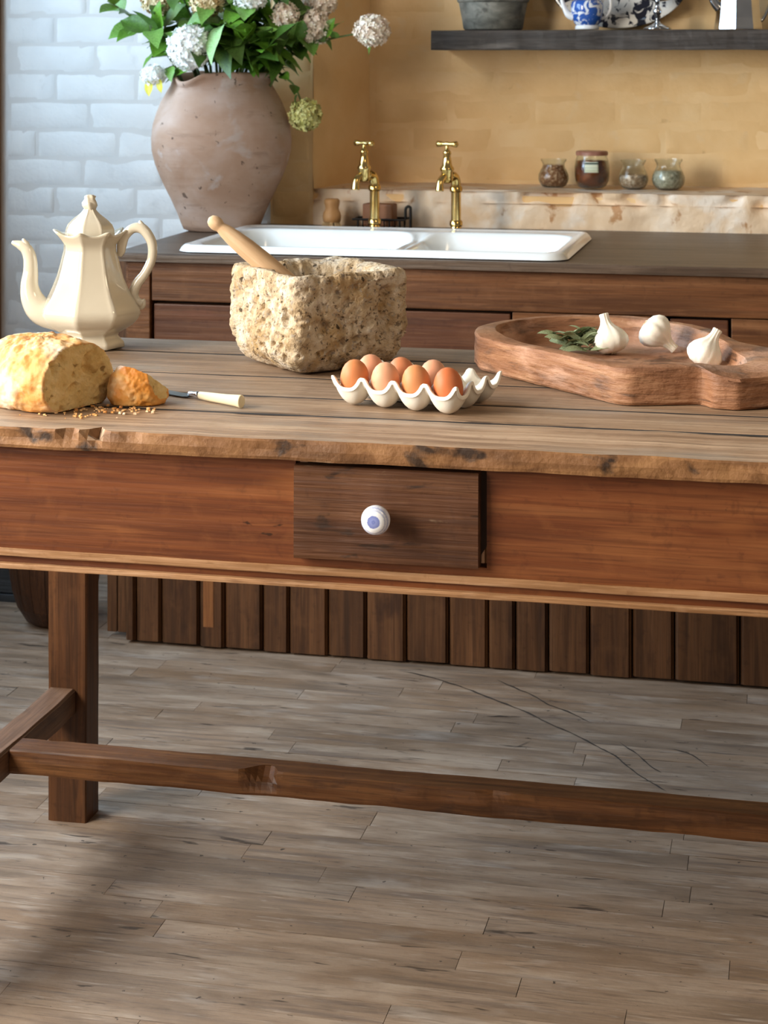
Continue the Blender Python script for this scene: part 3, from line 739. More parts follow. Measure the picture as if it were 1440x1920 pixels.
j = S('hydrangea', 'small wilting white bloom with a yellow leaf over the left rim', 'flower', (-1.592, 4.44, 1.288), 3, 20, (.034, 80, 'pet_white', .8), FG, mid=(-1.53, 4.48, 1.315), leaf_len=(.04,.055), mi_choices=(1,4))
rl = random.Random(77)
put_leaf(j, Vector((-1.598, 4.435, 1.278))-Vector(j.location), (-.1, -.2, -1), .045, 3, rl)
put_leaf(j, Vector((-1.572, 4.43, 1.278))-Vector(j.location), (.05, -.3, -1), .036, 3, rl)
LG = 'leafy stems in the terracotta pot'
leafy = [
 ((-1.735, 4.49, 1.478), 6, 31, 'leafy stem pointing furthest left against the white bricks', (.075,.10)),
 ((-1.600, 4.42, 1.400), 7, 32, 'leafy stem left of the big white hydrangea', (.075,.105)),
 ((-1.530, 4.46, 1.500), 8, 33, 'leafy stem rising at the upper left of the bunch', (.075,.115)),
 ((-1.390, 4.40, 1.420), 9, 34, 'bright leafy stem right of the big white hydrangea', (.075,.115)),
 ((-1.330, 4.41, 1.370), 9, 35, 'dark leafy stem low in the middle of the bunch', (.075,.105)),
 ((-1.280, 4.45, 1.350), 9, 36, 'dark leafy stem low over the right rim of the pot', (.075,.105)),
 ((-1.160, 4.53, 1.375), 5, 37, 'leafy stem with hanging leaves below the far right bloom', (.055,.08)),
 ((-1.400, 4.50, 1.520), 9, 38, 'leafy stem rising in the middle of the bunch', (.075,.115)),
 ((-1.270, 4.52, 1.500), 8, 39, 'leafy stem rising at the upper right of the bunch', (.075,.115)),
 ((-1.420, 4.42, 1.345), 7, 40, 'short leafy stem low behind the big white hydrangea', (.065,.09)),
 ((-1.510, 4.44, 1.345), 6, 42, 'low leafy sprig at the left rim under the big white hydrangea', (.06,.085)),
 ((-1.365, 4.42, 1.350), 8, 43, 'low leafy sprig at the front rim of the pot', (.065,.095)),
 ((-1.300, 4.455, 1.335), 8, 44, 'low dark sprig at the front right rim of the pot', (.065,.095)),
 ((-1.440, 4.50, 1.375), 8, 45, 'leafy sprig deep in the centre of the bunch', (.07,.10)),
 ((-1.235, 4.51, 1.370), 8, 46, 'dark sprig under the dusky blush bloom', (.065,.095)),
 ((-1.345, 4.46, 1.430), 9, 47, 'leafy sprig below the white bloom at the top middle', (.075,.11)),
 ((-1.330, 4.50, 1.340), 8, 41, 'short dark leafy stem inside the mouth of the pot', (.065,.09)),
]
for tip, n, sd_, lab, ll in leafy:
    S('leafy_stem', lab, 'foliage', tip, n, sd_, None, LG, leaf_len=ll, mi_choices=(0,1,2,0,4) if sd_ in (31,32,33,34,38) else (0,2,2,0,1))

# ------------------------------------------------------------------ SHELF AND ITS THINGS
m = rough_plank(-.956, 1.15, 4.83, 5.046, 1.352, 1.404, 120, .004, 9)
tag(link('wall_shelf', m.mesh('wall_shelf'), M['shelf']), 'thick dark rough plank shelf on the ochre wall', 'shelf')
ST = 1.406
t = thing('zinc_bucket', 'grey patinated metal bucket at the left end of the shelf', 'bucket', (-.806, 4.935, ST), YAW)
link('body', MB().lathe([(.076,0),(.080,.004),(.084,.03),(.093,.075),(.102,.13),(.110,.185),(.114,.189),(.110,.193),(.104,.187),(.094,.12),(.076,.012),(.001,.010)], 48).mesh('body'), M['zinc'], t, smooth=True, auto=60)
link('hoop', MB().lathe([(.0935,.073),(.0968,.077),(.0975,.083),(.0940,.087)], 48).mesh('hoop'), M['zinc'], t, smooth=True)
link('rim', MB().tube([(.112*cos(a), .112*sin(a), .19) for a in [2*pi*k/40 for k in range(41)]], .004, 8).mesh('rim'), M['zinc'], t, smooth=True)
# platter leaning on the wall
pt = thing('platter', 'oval black and white patterned platter leaning behind the blue teapot', 'platter', (-.475, 5.0, ST))
m = MB(); rs = []
for (k, d) in ((0.001,.000),(.55,.0),(.68,.002),(.74,.010),(.86,.015),(.98,.020),(1.0,.022),(.985,.024),(.86,.0195),(.74,.015),(.66,.008),(.001,.006)):
    rs.append([(.188*k*cos(a), -d, .1305+.13*k*sin(a)) for a in [2*pi*q/64 for q in range(64)]])
m.rings(rs)
o = link('platter_body', m.mesh('platter_body'), M['ink_transfer'], pt, smooth=True); o.rotation_euler = (radians(-9), 0, 0)
# blue and white small teapot
t = thing('blue_teapot', 'small blue and white china teapot on the shelf', 'teapot', (-.55, 4.905, ST), YAW)
link('foot', MB().lathe([(.030,0),(.032,.001),(.031,.009),(.028,.012)], 36).mesh('foot'), M['white_china'], t, smooth=True)
link('body', MB().lathe([(.028,.011),(.033,.015),(.039,.03),(.043,.05),(.043,.065),(.040,.074),(.036,.077),(.001,.0775)], 40).mesh('body'), M['blue_transfer'], t, smooth=True)
lid = link('lid', MB().lathe([(.035,.078),(.034,.082),(.025,.092),(.010,.097),(.006,.100),(.009,.107),(.005,.113),(.001,.114)], 32).mesh('lid'), M['blue_transfer'], t, smooth=True)
sp, sr = smooth_path([(-.036,0,.033),(-.050,0,.040),(-.060,0,.058),(-.067,0,.080)], [.011,.009,.006,.005], 6)
link('spout', MB().tube(sp, sr, 14).mesh('spout'), M['white_china'], t, smooth=True)
link('handle', MB().tube(smooth_path([(.038,0,.028),(.052,0,.036),(.062,0,.055),(.062,0,.078),(.050,0,.088),(.038,0,.072)], None, 6), .0042, 10).mesh('handle'), M['white_china'], t, smooth=True)
# silver footed dish
t = thing('silver_dish', 'footed silver dish on a thin stem in front of the platter', 'dish', (-.365, 4.90, ST), YAW)
link('foot', MB().lathe([(.036,0),(.037,.002),(.034,.005),(.020,.010),(.009,.016),(.0065,.02)], 36).mesh('foot'), M['silver'], t, smooth=True)
link('stem', MB().lathe([(.0065,.018),(.006,.035),(.0105,.042),(.012,.048),(.009,.054),(.0055,.060),(.006,.072)], 24).mesh('stem'), M['silver'], t, smooth=True)
link('bowl', MB().lathe([(.006,.070),(.03,.075),(.055,.084),(.068,.098),(.070,.101),(.066,.100),(.052,.088),(.028,.080),(.001,.077)], 40).mesh('bowl'), M['silver'], t, smooth=True)
# silver faceted pot
t = thing('silver_coffee_pot', 'tall faceted silver pot with loop handle at the right of the shelf', 'pot', (-.158, 4.93, ST), YAW+radians(6))
rs = []
for r, z in ((.062,0),(.062,.004),(.058,.03),(.052,.09),(.046,.15),(.040,.20),(.043,.205),(.041,.210),(.001,.211)):
    rs.append([(r*cos(a), r*sin(a), z) for a in [2*pi*(k+.5)/8 for k in range(8)]])
link('body', MB().rings(rs).mesh('body'), M['silver'], t, bevel=0)
rs = [[(r*cos(a), r*sin(a), z) for a in [2*pi*(k+.5)/8 for k in range(8)]] for r, z in ((.040,.211),(.030,.232),(.012,.246),(.006,.250),(.010,.258),(.010,.268),(.001,.272))]
link('lid', MB().rings(rs).mesh('lid'), M['silver'], t)
sp, sr = smooth_path([(-.05,0,.055),(-.066,0,.075),(-.080,0,.12),(-.098,0,.165)], [.014,.011,.008,.006], 6)
link('spout', MB().tube(sp, sr, 12).mesh('spout'), M['silver'], t, smooth=True)
link('handle', MB().tube(smooth_path([(.053,0,.022),(.066,0,.026),(.083,0,.06),(.098,0,.11),(.09,0,.16),(.06,0,.18),(.042,0,.175)], None, 6), .0045, 10).mesh('handle'), M['silver'], t, smooth=True)

# ------------------------------------------------------------------ JARS ON THE SILL
def jar(loc, label, prof_, fill, fm, rz=0, lidm=None, labelon=False, lean=0):
    t = thing('spice_jar' if not labelon else 'preserve_jar', label, 'jar', loc, rz, 'jars on the niche sill')
    th = .0022
    outer = prof_; inner = [(max(.001, r-th), max(z, th)) for r, z in reversed(prof_)]
    link('glass', MB().lathe([(.001, 0)]+outer+inner+[(.001, th)], 40).mesh('glass'), M['glass'], t, smooth=True, auto=70)
    ip = [(max(.001, r-th-.0006), z) for r, z in prof_ if z <= fill]; ip[0] = (ip[0][0], th+.0006)
    link('contents', MB().lathe([(.001, th+.0006)]+ip+[(.001, ip[-1][1]+.001)], 32).mesh('contents'), fm, t, smooth=True)
    if lidm:
        zt = prof_[-1][1]; rt = prof_[-1][0]
        link('lid', MB().lathe([(.001,zt+.0005),(rt+.001,zt+.0005),(rt+.003,zt-.0),(rt+.003,zt+.008),(rt,zt+.011),(.001,zt+.011)], 36).mesh('lid'), lidm, t, smooth=True, auto=40)
    if labelon:
        R = .0465; n = 10; a0, a1 = -pi/2-.52, -pi/2+.26
        rows = []
        for z in (.042, .050, .060, .070):
            rows.append([(rf(z)*cos(a0+(a1-a0)*i/n), rf(z)*sin(a0+(a1-a0)*i/n), z) for i in range(n+1)])
        back = []
        mm = MB().rings(rows, False, False, False)
        o = link('paper_label', mm.mesh('paper_label'), M['label'], t, smooth=True); o['label'] = 'pale green paper label with a dark heading'
        so = o.modifiers.new('thick', 'SOLIDIFY'); so.thickness = .0006; so.offset = 1
    return t
lowp = [(.026,0),(.032,.003),(.038,.012),(.0405,.022),(.0395,.033),(.035,.044),(.0305,.052),(.0285,.058),(.030,.064),(.034,.070),(.0345,.074)]
tallp = [(.030,0),(.037,.004),(.044,.018),(.0465,.035),(.0465,.055),(.044,.072),(.040,.082),(.0395,.086)]
def rf(z):
    for (r0, z0), (r1, z1) in zip(tallp, tallp[1:]):
        if z0 <= z <= z1: return r0+(r1-r0)*(z-z0)/(z1-z0)+.0010
JZ = SZ+.003
jar((-.640, 4.915, JZ), 'leftmost low glass jar of reddish brown spice on the sill', lowp, .058, M['spice'], .3)
jar((-.537, 4.905, JZ), 'tall dark amber preserve jar with a pale green label', tallp, .078, M['honey'], YAW, M['jarlid'], True)
jar((-.428, 4.905, JZ), 'low glass jar half full of tan dried petals beside the amber jar', [(r*.97, z*1.02) for r, z in lowp], .034, M['spice_b'], 1.2)
jar((-.336, 4.900, JZ), 'rightmost low glass jar of grey-green dried herbs', [(r*1.06, z*1.06) for r, z in lowp], .052, M['spice_c'], 2.2)

# ------------------------------------------------------------------ THINGS ON THE FLOOR AT THE LEFT
t = thing('wooden_tub', 'dark brown rounded wooden tub on the floor behind the table leg', 'tub', (-1.715, 4.10, 0))
nst = 18
prf = [(.050,0),(.068,.012),(.088,.045),(.100,.085),(.107,.13),(.112,.20),(.115,.26)]
for k in range(nst):
    a0, a1 = 2*pi*k/nst+.006, 2*pi*(k+1)/nst-.006
    m = MB(); rs = []
    for r, z in prf:
        rs.append([(r*cos(a0), r*sin(a0), z), (r*1.006*cos((a0+a1)/2), r*1.006*sin((a0+a1)/2), z), (r*cos(a1), r*sin(a1), z), ((r-.012)*cos(a1), (r-.012)*sin(a1), z), ((r-.012)*cos(a0), (r-.012)*sin(a0), z)])
    m.rings(rs); link('stave', m.mesh('stave'), M['tub'], t)
link('base', MB().lathe([(.001,.004),(.050,.004),(.060,.014),(.001,.016)], 30).mesh('base'), M['tub'], t)
t = thing('low_crate', 'dark grey painted wooden box on the floor by the white wall', 'crate', (-2.0, 4.40, 0))
bbox('plinth', -.13,.13,-.175,.175,0,.018, M['crate'], t)
for k in range(3):
    bbox('plank', -.125,.125,-.17,-.152,.020+k*.075,.092+k*.075, M['crate'], t)
    bbox('plank', -.125,.125,.152,.17,.020+k*.075,.092+k*.075, M['crate'], t)
for s_ in (-1, 1):
    bbox('end_panel', s_*.125-(.018 if s_ > 0 else 0), s_*.125+(.018 if s_ < 0 else 0), -.150,.150,.020,.242, M['crate'], t)

# ------------------------------------------------------------------ THE TABLE
TX0, TX1, TF, TB, TZ = -1.302, .262, 2.31, 3.098, .84
table = thing('kitchen_table', 'long worn red-brown wooden farmhouse table with one drawer', 'table', (-.52, 2.70, 0))
og = (-.52, 2.70, 0)
def edge_material(o, mi_mat):
    me = o.data; me.materials.append(mi_mat)
    for p in me.polygons:
        if (p.normal.y < -.5 and p.center.y < TF-og[1]+.02) or abs(p.normal.x) > .8: p.material_index = 1
seams = [TF, 2.475, 2.602, 2.762, 2.957, TB]
for i in range(5):
    dents = [(-.950,.012,.012,-.010), (-.912,.016,.016,-.012), (-.86,.02,.003,-.004), (-.62,.05,.002,-.003), (-1.0,.03,.003,-.003)] if i == 0 else ()
    m = rough_plank(TX0+rb.uniform(-.002,.002), TX1, seams[i]+(.0035 if i else 0), seams[i+1]-.0035, TZ-.027, TZ+rb.uniform(-.0006,.0004), 140, .0035 if i == 0 else .0012, i, dents)
    o = link('plank', m.mesh('plank'), M['tabletop_front'] if i == 0 else M['tabletop'], table, org=og)
    edge_material(o, M['top_edge'])
for i in range(1, 5):
    bbox('joint_grime', TX0+.012, TX1-.012, seams[i]-.0042, seams[i]+.0052, TZ-.020, TZ-.0009, M['grime'], table, bevel=0, org=og)
AF = 2.332
AZ0, AZ1 = .651, .8125
DX0, DX1, DZ0, DZ1 = -.640, -.398, .686, .806
# front apron in three pieces around the drawer opening: joined board
m = MB()
m.box(TX0+.02, DX0-.001, AF, AF+.022, AZ0, AZ1); m.box(DX1+.009, TX1-.02, AF, AF+.022, AZ0, AZ1); m.box(DX0-.001, DX1+.009, AF, AF+.022, AZ0, DZ0-.002)
link('front_apron', m.mesh('front_apron'), M['apron'], table, org=og)
m = rough_plank(TX0+.02, TX1-.02, AF-.006, AF-.0005, AZ0+.012, AZ0+.022, 100, .0012, 21)
link('moulding', m.mesh('moulding'), M['moulding'], table, org=og)
m = rough_plank(TX0+.02, TX1-.02, AF-.010, AF+.020, AZ0-.004, AZ0+.0025, 100, .0012, 22)
link('moulding', m.mesh('moulding'), M['moulding'], table, org=og)
bbox('back_apron', TX0+.092, TX1-.092, 3.06, 3.082, AZ0, AZ1, M['apron'], table, org=og)
for x in (TX0+.02, TX1-.042):
    bbox('side_apron', x, x+.022, AF+.023, 3.034, AZ0, AZ1, M['apron'], table, org=og)
# legs
for x in (TX0+.020, TX1-.090):
    for y0 in (AF+.023, 3.034):
        m = rough_plank(0, AZ1-.002, 0, .063 if y0 > 3 else .07, 0, .070, 24, .0015, x+y0)
        me = m.mesh('leg')
        me.transform(Matrix(((0,0,1,0),(0,1,0,0),(1,0,0,0),(0,0,0,1)))); me.flip_normals()
        me.transform(Matrix.Translation((x, y0, 0)))
        link('leg', me, M['leg'], table, org=og)
# side stretchers and long stretcher
for x in (TX0+.022, TX1-.075):
    m = rough_plank(0, 3.034-AF-.096, 0, .050, 0, .046, 40, .003, x)
    me = m.mesh('side_stretcher'); me.transform(Matrix(((0,1,0,0),(1,0,0,0),(0,0,1,0),(0,0,0,1)))); me.flip_normals()
    me.transform(Matrix.Translation((x, AF+.095, .187)))
    link('side_stretcher', me, M['leg_y'], table, org=og)
m = rough_plank(TX0+.073, TX1-.076, 2.752, 2.808, .193, .231, 160, .003, 5, [(-.815,.03,.016,-.012), (-.80,.012,.008,-.006), (-.45,.03,.004,-.004)])
o = link('long_stretcher', m.mesh('long_stretcher'), M['leg_x'], table, org=og)
# drawer, standing a little proud
dr = rough_plank(DX0, DX1, AF-.014, AF+.012, DZ0, DZ1, 50, .0018, 8)
d = link('drawer', dr.mesh('drawer'), M['drawer'], table, org=og)
bbox('drawer_box', DX0+.006, DX1-.004, AF+.0125, AF+.35, DZ0+.005, DZ1-.006, M['cab_dark'], d, bevel=0, org=og)
kp = [(.001,.034),(.008,.0338),(.013,.0325),(.0172,.0285),(.0188,.0225),(.0180,.016),(.0145,.0105),(.0100,.007),(.0085,.003),(.0095,-.001)]
me = MB().lathe(kp[::-1], 40).mesh('knob')
k = link('knob', me, M['knob'], d, smooth=True); k.rotation_euler = (pi/2, 0, 0)
k.location = Vector((-.526, AF-.0145, .7465))-Vector(og); k['label'] = 'round white porcelain knob with a blue flower'

# ------------------------------------------------------------------ THINGS ON THE TABLE
# cream octagonal coffee pot
K = .00091
tp = thing('ironstone_coffee_pot', 'tall cream paneled ironstone coffee pot at the back left of the table', 'coffee pot', (-1.180, 2.972, TZ+.001), YAW)
EA = radians(-97)
def octr(a, sharp):
    d = ((a-EA+pi/8) % (pi/4))-pi/8        # zero on an edge
    poly = cos(pi/8)/cos(pi/8-abs(d))
    return poly*sharp+(1-sharp)
def octloft(prof_, seg=96, sharp=1.0, pts=None):
    rs = []
    for q in prof_:
        r, z = q[0], q[1]; pk = q[2] if len(q) > 2 else 0
        ring = []
        for j in range(seg):
            a = 2*pi*j/seg
            d = abs(((a-EA+pi/8) % (pi/4))-pi/8)
            rib = math.exp(-(d/.05)**2)
            rr = r*octr(a, sharp)+.0010*rib
            tip_ = math.exp(-(d/.16)**2)
            rr += pk*.006*tip_; zz = z+pk*.007*tip_
            ring.append((rr*cos(a), rr*sin(a), zz))
        rs.append(ring)
    return MB().rings(rs)
def px(h, w_): return (w_*K, h*K)
body = [(.001,.003),px(0,60),px(2,66),px(12,64),px(18,58),px(23,53),px(28,55),px(34,66),px(44,82),px(55,92),px(66,97),px(76,93),px(86,87),px(98,79),px(112,72),px(130,64),px(150,58),px(166,54),px(180,50),px(192,50)]
body += [(56*K,200*K,.25),(61*K,206*K,.7),(65*K,210*K,1.0),(63*K,212*K,1.0),(58*K,208*K,.7),(50*K,204*K,.2),(46*K,200*K)]
link('body', octloft(body).mesh('body'), M['ironstone'], tp, smooth=True)
lid = [px(201,45),px(204,47),px(210,47),px(220,46),px(229,42),px(236,35),px(243,26),px(249,18),px(254,13),px(258,10),(.001,260*K)]
lo = link('lid', octloft(lid, 96, .9).mesh('lid'), M['ironstone'], tp, smooth=True)
fin = MB().lathe([px(255,8),px(258,10),px(264,13),px(270,13),px(276,9),px(281,10),px(284,6),(.001,285*K)], 36, fn=lambda a, z: 1+.16*sin(5*a+z*220))
link('finial', fin.mesh('finial'), M['ironstone'], lo, smooth=True)
sp, sr = smooth_path([(-.045,0,58*K),(-88*K,0,66*K),(-106*K,0,86*K),(-113*K,0,112*K),(-111*K,0,140*K),(-112*K,0,164*K),(-118*K,0,181*K),(-130*K,0,190*K),(-146*K,0,195*K)], [31*K,27*K,22*K,17*K,14*K,12.5*K,11.5*K,9*K,3*K], 7)
spo = link('spout', MB().tube(sp, sr, 20).mesh('spout'), M['ironstone'], tp, smooth=True)
link('spout_lip', MB().tube(smooth_path([(-118*K,0,186*K),(-121*K,0,194*K),(-126*K,0,202*K)], None, 4), [7*K]*4+[6*K,5*K,4*K,3*K,1.5*K], 12).mesh('spout_lip'), M['ironstone'], spo, smooth=True)
hp = [(54*K,0,170*K),(58*K,0,178*K),(60*K,0,192*K),(66*K,0,208*K),(80*K,0,221*K),(97*K,0,221*K),(110*K,0,207*K),(117*K,0,188*K),(115*K,0,162*K),(103*K,0,137*K),(88*K,0,117*K),(82*K,0,99*K),(87*K,0,86*K),(98*K,0,80*K)]
hr = [5*K,8*K,9.5*K,9*K,9*K,10*K,9.5*K,9*K,8.5*K,8.5*K,9.5*K,9*K,8.5*K,8*K]
a, b_ = smooth_path(hp, hr, 7)
ho = link('handle', MB().tube(a, b_, 16).mesh('handle'), M['ironstone'], tp, smooth=True)
link('thumb_scroll', MB().tube(smooth_path([(100*K,0,219*K),(97*K,0,227*K),(93*K,0,236*K)], None, 4), [7*K]*4+[6*K,5*K,4*K,3*K,1.5*K], 12).mesh('thumb_scroll'), M['ironstone'], ho, smooth=True)
link('lower_scroll', MB().tube(smooth_path([(86*K,0,84*K),(94*K,0,74*K),(99*K,0,80*K),(97*K,0,88*K)], None, 4), [6*K]*13, 12).mesh('lower_scroll'), M['ironstone'], ho, smooth=True)

# bread: star-shaped solids cut by a plane, the cut faces displaced into crumb holes
def cut_loaf(rfun, center, planes, nu=170, nv=110, zmin=0.0, holes=None, lump=.004, seed=0):
    vs_, cut = [], []
    for j in range(nv+1):
        th = pi*j/nv
        for i in range(nu):
            ph = 2*pi*i/nu
            d = Vector((sin(th)*cos(ph), sin(th)*sin(ph), cos(th)))
            r = rfun(d); r += fbm(tuple(d*3+Vector((seed, 0, 0))), 1.3, 4)*lump
            c_ = 0
            for n_, dist in planes:
                q = d.dot(n_)
                if q > 1e-4 and dist/q < r: r = dist/q; c_ = 1; nn = n_
            if d.z < -1e-4 and (center.z-zmin)/-d.z < r: r = (center.z-zmin)/-d.z; c_ = 0
            p = center+d*r
            if c_ and holes:
                h = noise.noise(p*holes[0]+Vector((seed*3, 1, 5)))
                h2 = noise.noise(p*holes[0]*2.3+Vector((seed*5, 2, 5)))
                k_ = max(0, h-.22)*2.2+max(0, h2-.38)*1.5
                p -= nn*(min(1, k_)*holes[1]+.001*noise.noise(p*160))
            vs_.append(tuple(p)); cut.append(c_)
    A, B = [], []
    for j in range(nv):
        for i in range(nu):
            k_ = (i+1) % nu
            f = (j*nu+i, (j+1)*nu+i, (j+1)*nu+k_, j*nu+k_)
            (B if all(cut[q] for q in f) else A).append(f)
    def sub(fs):
        used = sorted({q for f in fs for q in f}); mp = {q: n for n, q in enumerate(used)}
        m = MB(); m.add([vs_[q] for q in used], [tuple(mp[q] for q in f) for f in fs]); return m
    return sub(A), sub(B)
br = thing('bread_loaf', 'crusty round bread loaf with its cut face toward the knife', 'bread', (-1.056, 2.478, TZ+.001), YAW)
LA = atan2(-.55, .83)
def r_loaf(d):
    x, y_ = d.x*cos(LA)+d.y*sin(LA), -d.x*sin(LA)+d.y*cos(LA)
    a, b_, c_ = .122, .092, (.060 if d.z > 0 else .052)
    q = (abs(x)/a)**2.1+(abs(y_)/b_)**2.2+(abs(d.z)/c_)**2.1
    return q**(-1/2.12)
nrm = Vector((cos(LA), sin(LA), .06)).normalized()
A, B = cut_loaf(r_loaf, Vector((0, 0, .036)), [(nrm, .070)], 250, 170, holes=(52, .012), lump=.0035, seed=3)
link('crust', A.mesh('crust'), M['crust'], br, smooth=True)
o = link('crumb_face', B.mesh('crumb_face'), M['crumb'], br, smooth=True); o['label'] = 'pale holey crumb of the cut face'
hl = thing('bread_heel', 'golden cut-off heel of bread resting on the knife blade', 'bread', (-.917, 2.508, TZ+.001), YAW)
def r_heel(d):
    a, b_, c_ = .050, .036, (.038 if d.z > 0 else .03)
    q = (abs(d.x)/a)**2.2+(abs(d.y)/b_)**2.2+(abs(d.z)/c_)**2.0
    return q**(-1/2.1)
A, B = cut_loaf(r_heel, Vector((-.006, 0, .016)), [(Vector((.36,.45,.82)).normalized(), .0200), (Vector((.80,-.45,.36)).normalized(), .034)], 150, 100, holes=(90, .003), lump=.0020, seed=8)
link('crust', A.mesh('crust'), M['crust_dark'], hl, smooth=True)
link('crumb_face', B.mesh('crumb_face'), M['crumb'], hl, smooth=True)
# crumbs
rc = random.Random(12); m = MB()
for k in range(90):
    if rc.random() < .5: x, y_ = rc.gauss(-.985, .035), rc.gauss(2.418, .022)
    else: x, y_ = rc.gauss(-.92, .03), rc.gauss(2.455, .014)
    s_ = rc.uniform(.0008, .0028); m_ = [(sx*s_*rc.uniform(.5,1), sy*s_*rc.uniform(.5,1), sz) for sz in (0, s_*rc.uniform(.7,1.3)) for sx, sy in ((-1,-1),(1,-1),(1,1),(-1,1))]
    m.add([(x+a, y_+b_, TZ+.0003+c_) for a, b_, c_ in m_], [(0,3,2,1),(4,5,6,7),(0,1,5,4),(1,2,6,5),(2,3,7,6),(3,0,4,7)])
o = tag(link('bread_crumbs', m.mesh('bread_crumbs'), M['crust']), 'scattered bread crumbs beside the loaf and the heel', 'crumbs'); o['kind'] = 'stuff'

# knife
kn = thing('table_knife', 'small knife with an ivory handle and dark blade on the table', 'knife', (-.858, 2.557, TZ+.0012))
ka = atan2(2.507-2.589, -.765+.904); kn.rotation_euler = (0, 0, ka)
rs = []
for x, w0, w1, h in ((-.115,-.001,.002,.0006),(-.105,-.007,.007,.001),(-.08,-.0085,.0085,.0012),(-.03,-.0085,.008,.0016),(-.012,-.0075,.0075,.002),(-.006,-.004,.004,.0026)):
    rs.append([(x,w0,.001),(x,w1,.001),(x,w1,.001+h*1.2),(x,w0,.001+h*.4)])
link('blade', MB().rings(rs).mesh('blade'), M['blade'], kn)
link('bolster', MB().tube([(-.008,0,.005),(-.004,0,.0055),(.004,0,.006),(.012,0,.006),(.016,0,.006)], [.0025,.0045,.0038,.0052,.0052], 16).mesh('bolster'), M['silver'], kn, smooth=True)
link('handle', MB().tube(smooth_path([(.016,0,.006),(.04,0,.0065),(.075,0,.0075),(.095,0,.0082),(.104,0,.0082),(.1065,0,.0082)], None, 5), [.0055+.0038*min(1,i/18) for i in range(22)]+[.0088,.0078,.0055,.002], 18, .75).mesh('handle'), M['bone'], kn, smooth=True)

# stone mortar
mo = thing('stone_mortar', 'rough square-cut stone mortar standing at the back of the table', 'mortar', (-.757, 2.892, TZ+.001), YAW)
def mortar():
    seg = 300; phi = radians(33); S2 = .112; Ht = .155
    def sq(a, half, rnd):
        b_ = a-phi; c_, s_ = abs(cos(b_)), abs(sin(b_)); p = rnd
        return half/((c_**p+s_**p)**(1/p))
    rows = []
    zs = []
    # (kind, half/radius, z, blend to circle)
    outer = [(.02,.002,1),(.05,.001,.7),(.072,.0,.3),(.082,.003,.1),(.089,.009,0),(.097,.018,0),(.103,.028,0)]
    outer += [(.103+.006*min(1,(k/14)), .028+(Ht-.038)*k/52, 0) for k in range(1, 53)]
    outer += [(.108,Ht-.006,0),(.105,Ht-.001,0),(.101,Ht+.001,0),(.093,Ht,.1),(.086,Ht-.002,.4)]
    inner = [(.080,Ht-.008,.8),(.077,Ht-.018,1),(.074,Ht-.034,1),(.069,Ht-.052,1),(.061,Ht-.07,1),(.05,Ht-.084,1),(.034,Ht-.093,1),(.015,Ht-.097,1),(.001,Ht-.098,1)]
    rs = []
    for (h, z, bl) in outer+inner:
        ring = []
        for j in range(seg):
            a = 2*pi*j/seg
            r = sq(a, h, 13)*(1-bl)+h*bl
            p = Vector((r*cos(a), r*sin(a), z))
            q = p*1.0
            d = fbm(tuple(q), 14, 4)*.004+fbm(tuple(q), 60, 3)*.0022
            pit = noise.noise(q*75+Vector((3,3,3))); pit2 = noise.noise(q*34+Vector((9,1,4)))
            pit3 = noise.noise(q*130+Vector((1,7,2)))
            d -= max(0, pit-.22)*.020+max(0, pit2-.32)*.030+max(0, pit3-.25)*.010
            if z > Ht-.012: d += fbm((q.x, q.y, 2), 22, 3)*.004
            n_ = Vector((cos(a), sin(a), 0))
            # hollow lugs cut in the left and the right face
            b_ = a-phi
            if .035 < z < .135:
                ux, uy = p.x*cos(phi)+p.y*sin(phi), -p.x*sin(phi)+p.y*cos(phi)
                env = min(1, (z-.035)/.02, (.135-z)/.02)
                if uy < -.08: d -= .016*math.exp(-((ux-.062)/.013)**2)*env
                if ux < -.08: d -= .012*math.exp(-((uy-.075)/.013)**2)*env
            p = p+n_*d if h > .03 else p
            if z > Ht-.012 and z < Ht+.01: p.z += fbm((q.x, q.y, 5), 16, 3)*.006
            if z < .002: p.z = z
            ring.append(tuple(p))
        rs.append(ring)
    return MB().rings(rs)
link('block', mortar().mesh('block'), M['stone'], mo, smooth=True)
# pestle leaning in it
pe = tag(link('pestle', MB().lathe([(.001,0),(.011,.002),(.0145,.012),(.0155,.03),(.0150,.06),(.0160,.10),(.0168,.135),(.0160,.172),(.0138,.20),(.0112,.217),(.0092,.2245),(.0090,.2275),(.0108,.231),(.0115,.236),(.0105,.2425),(.0070,.248),(.001,.2505)], 36).mesh('pestle'), M['pestle'], smooth=True),
         'pale turned wooden pestle leaning in the stone mortar', 'pestle')
def rotl(v): return Vector((v[0]*cos(YAW)-v[1]*sin(YAW), v[0]*sin(YAW)+v[1]*cos(YAW), v[2]))
p0 = Vector((-.757, 2.892, TZ))+rotl((.018, -.010, .078)); p1 = Vector((-.757, 2.892, TZ))+rotl((-.168, .0, .2285))
pe.location = p0; pe.rotation_euler = (p1-p0).to_track_quat('Z', 'Y').to_euler()

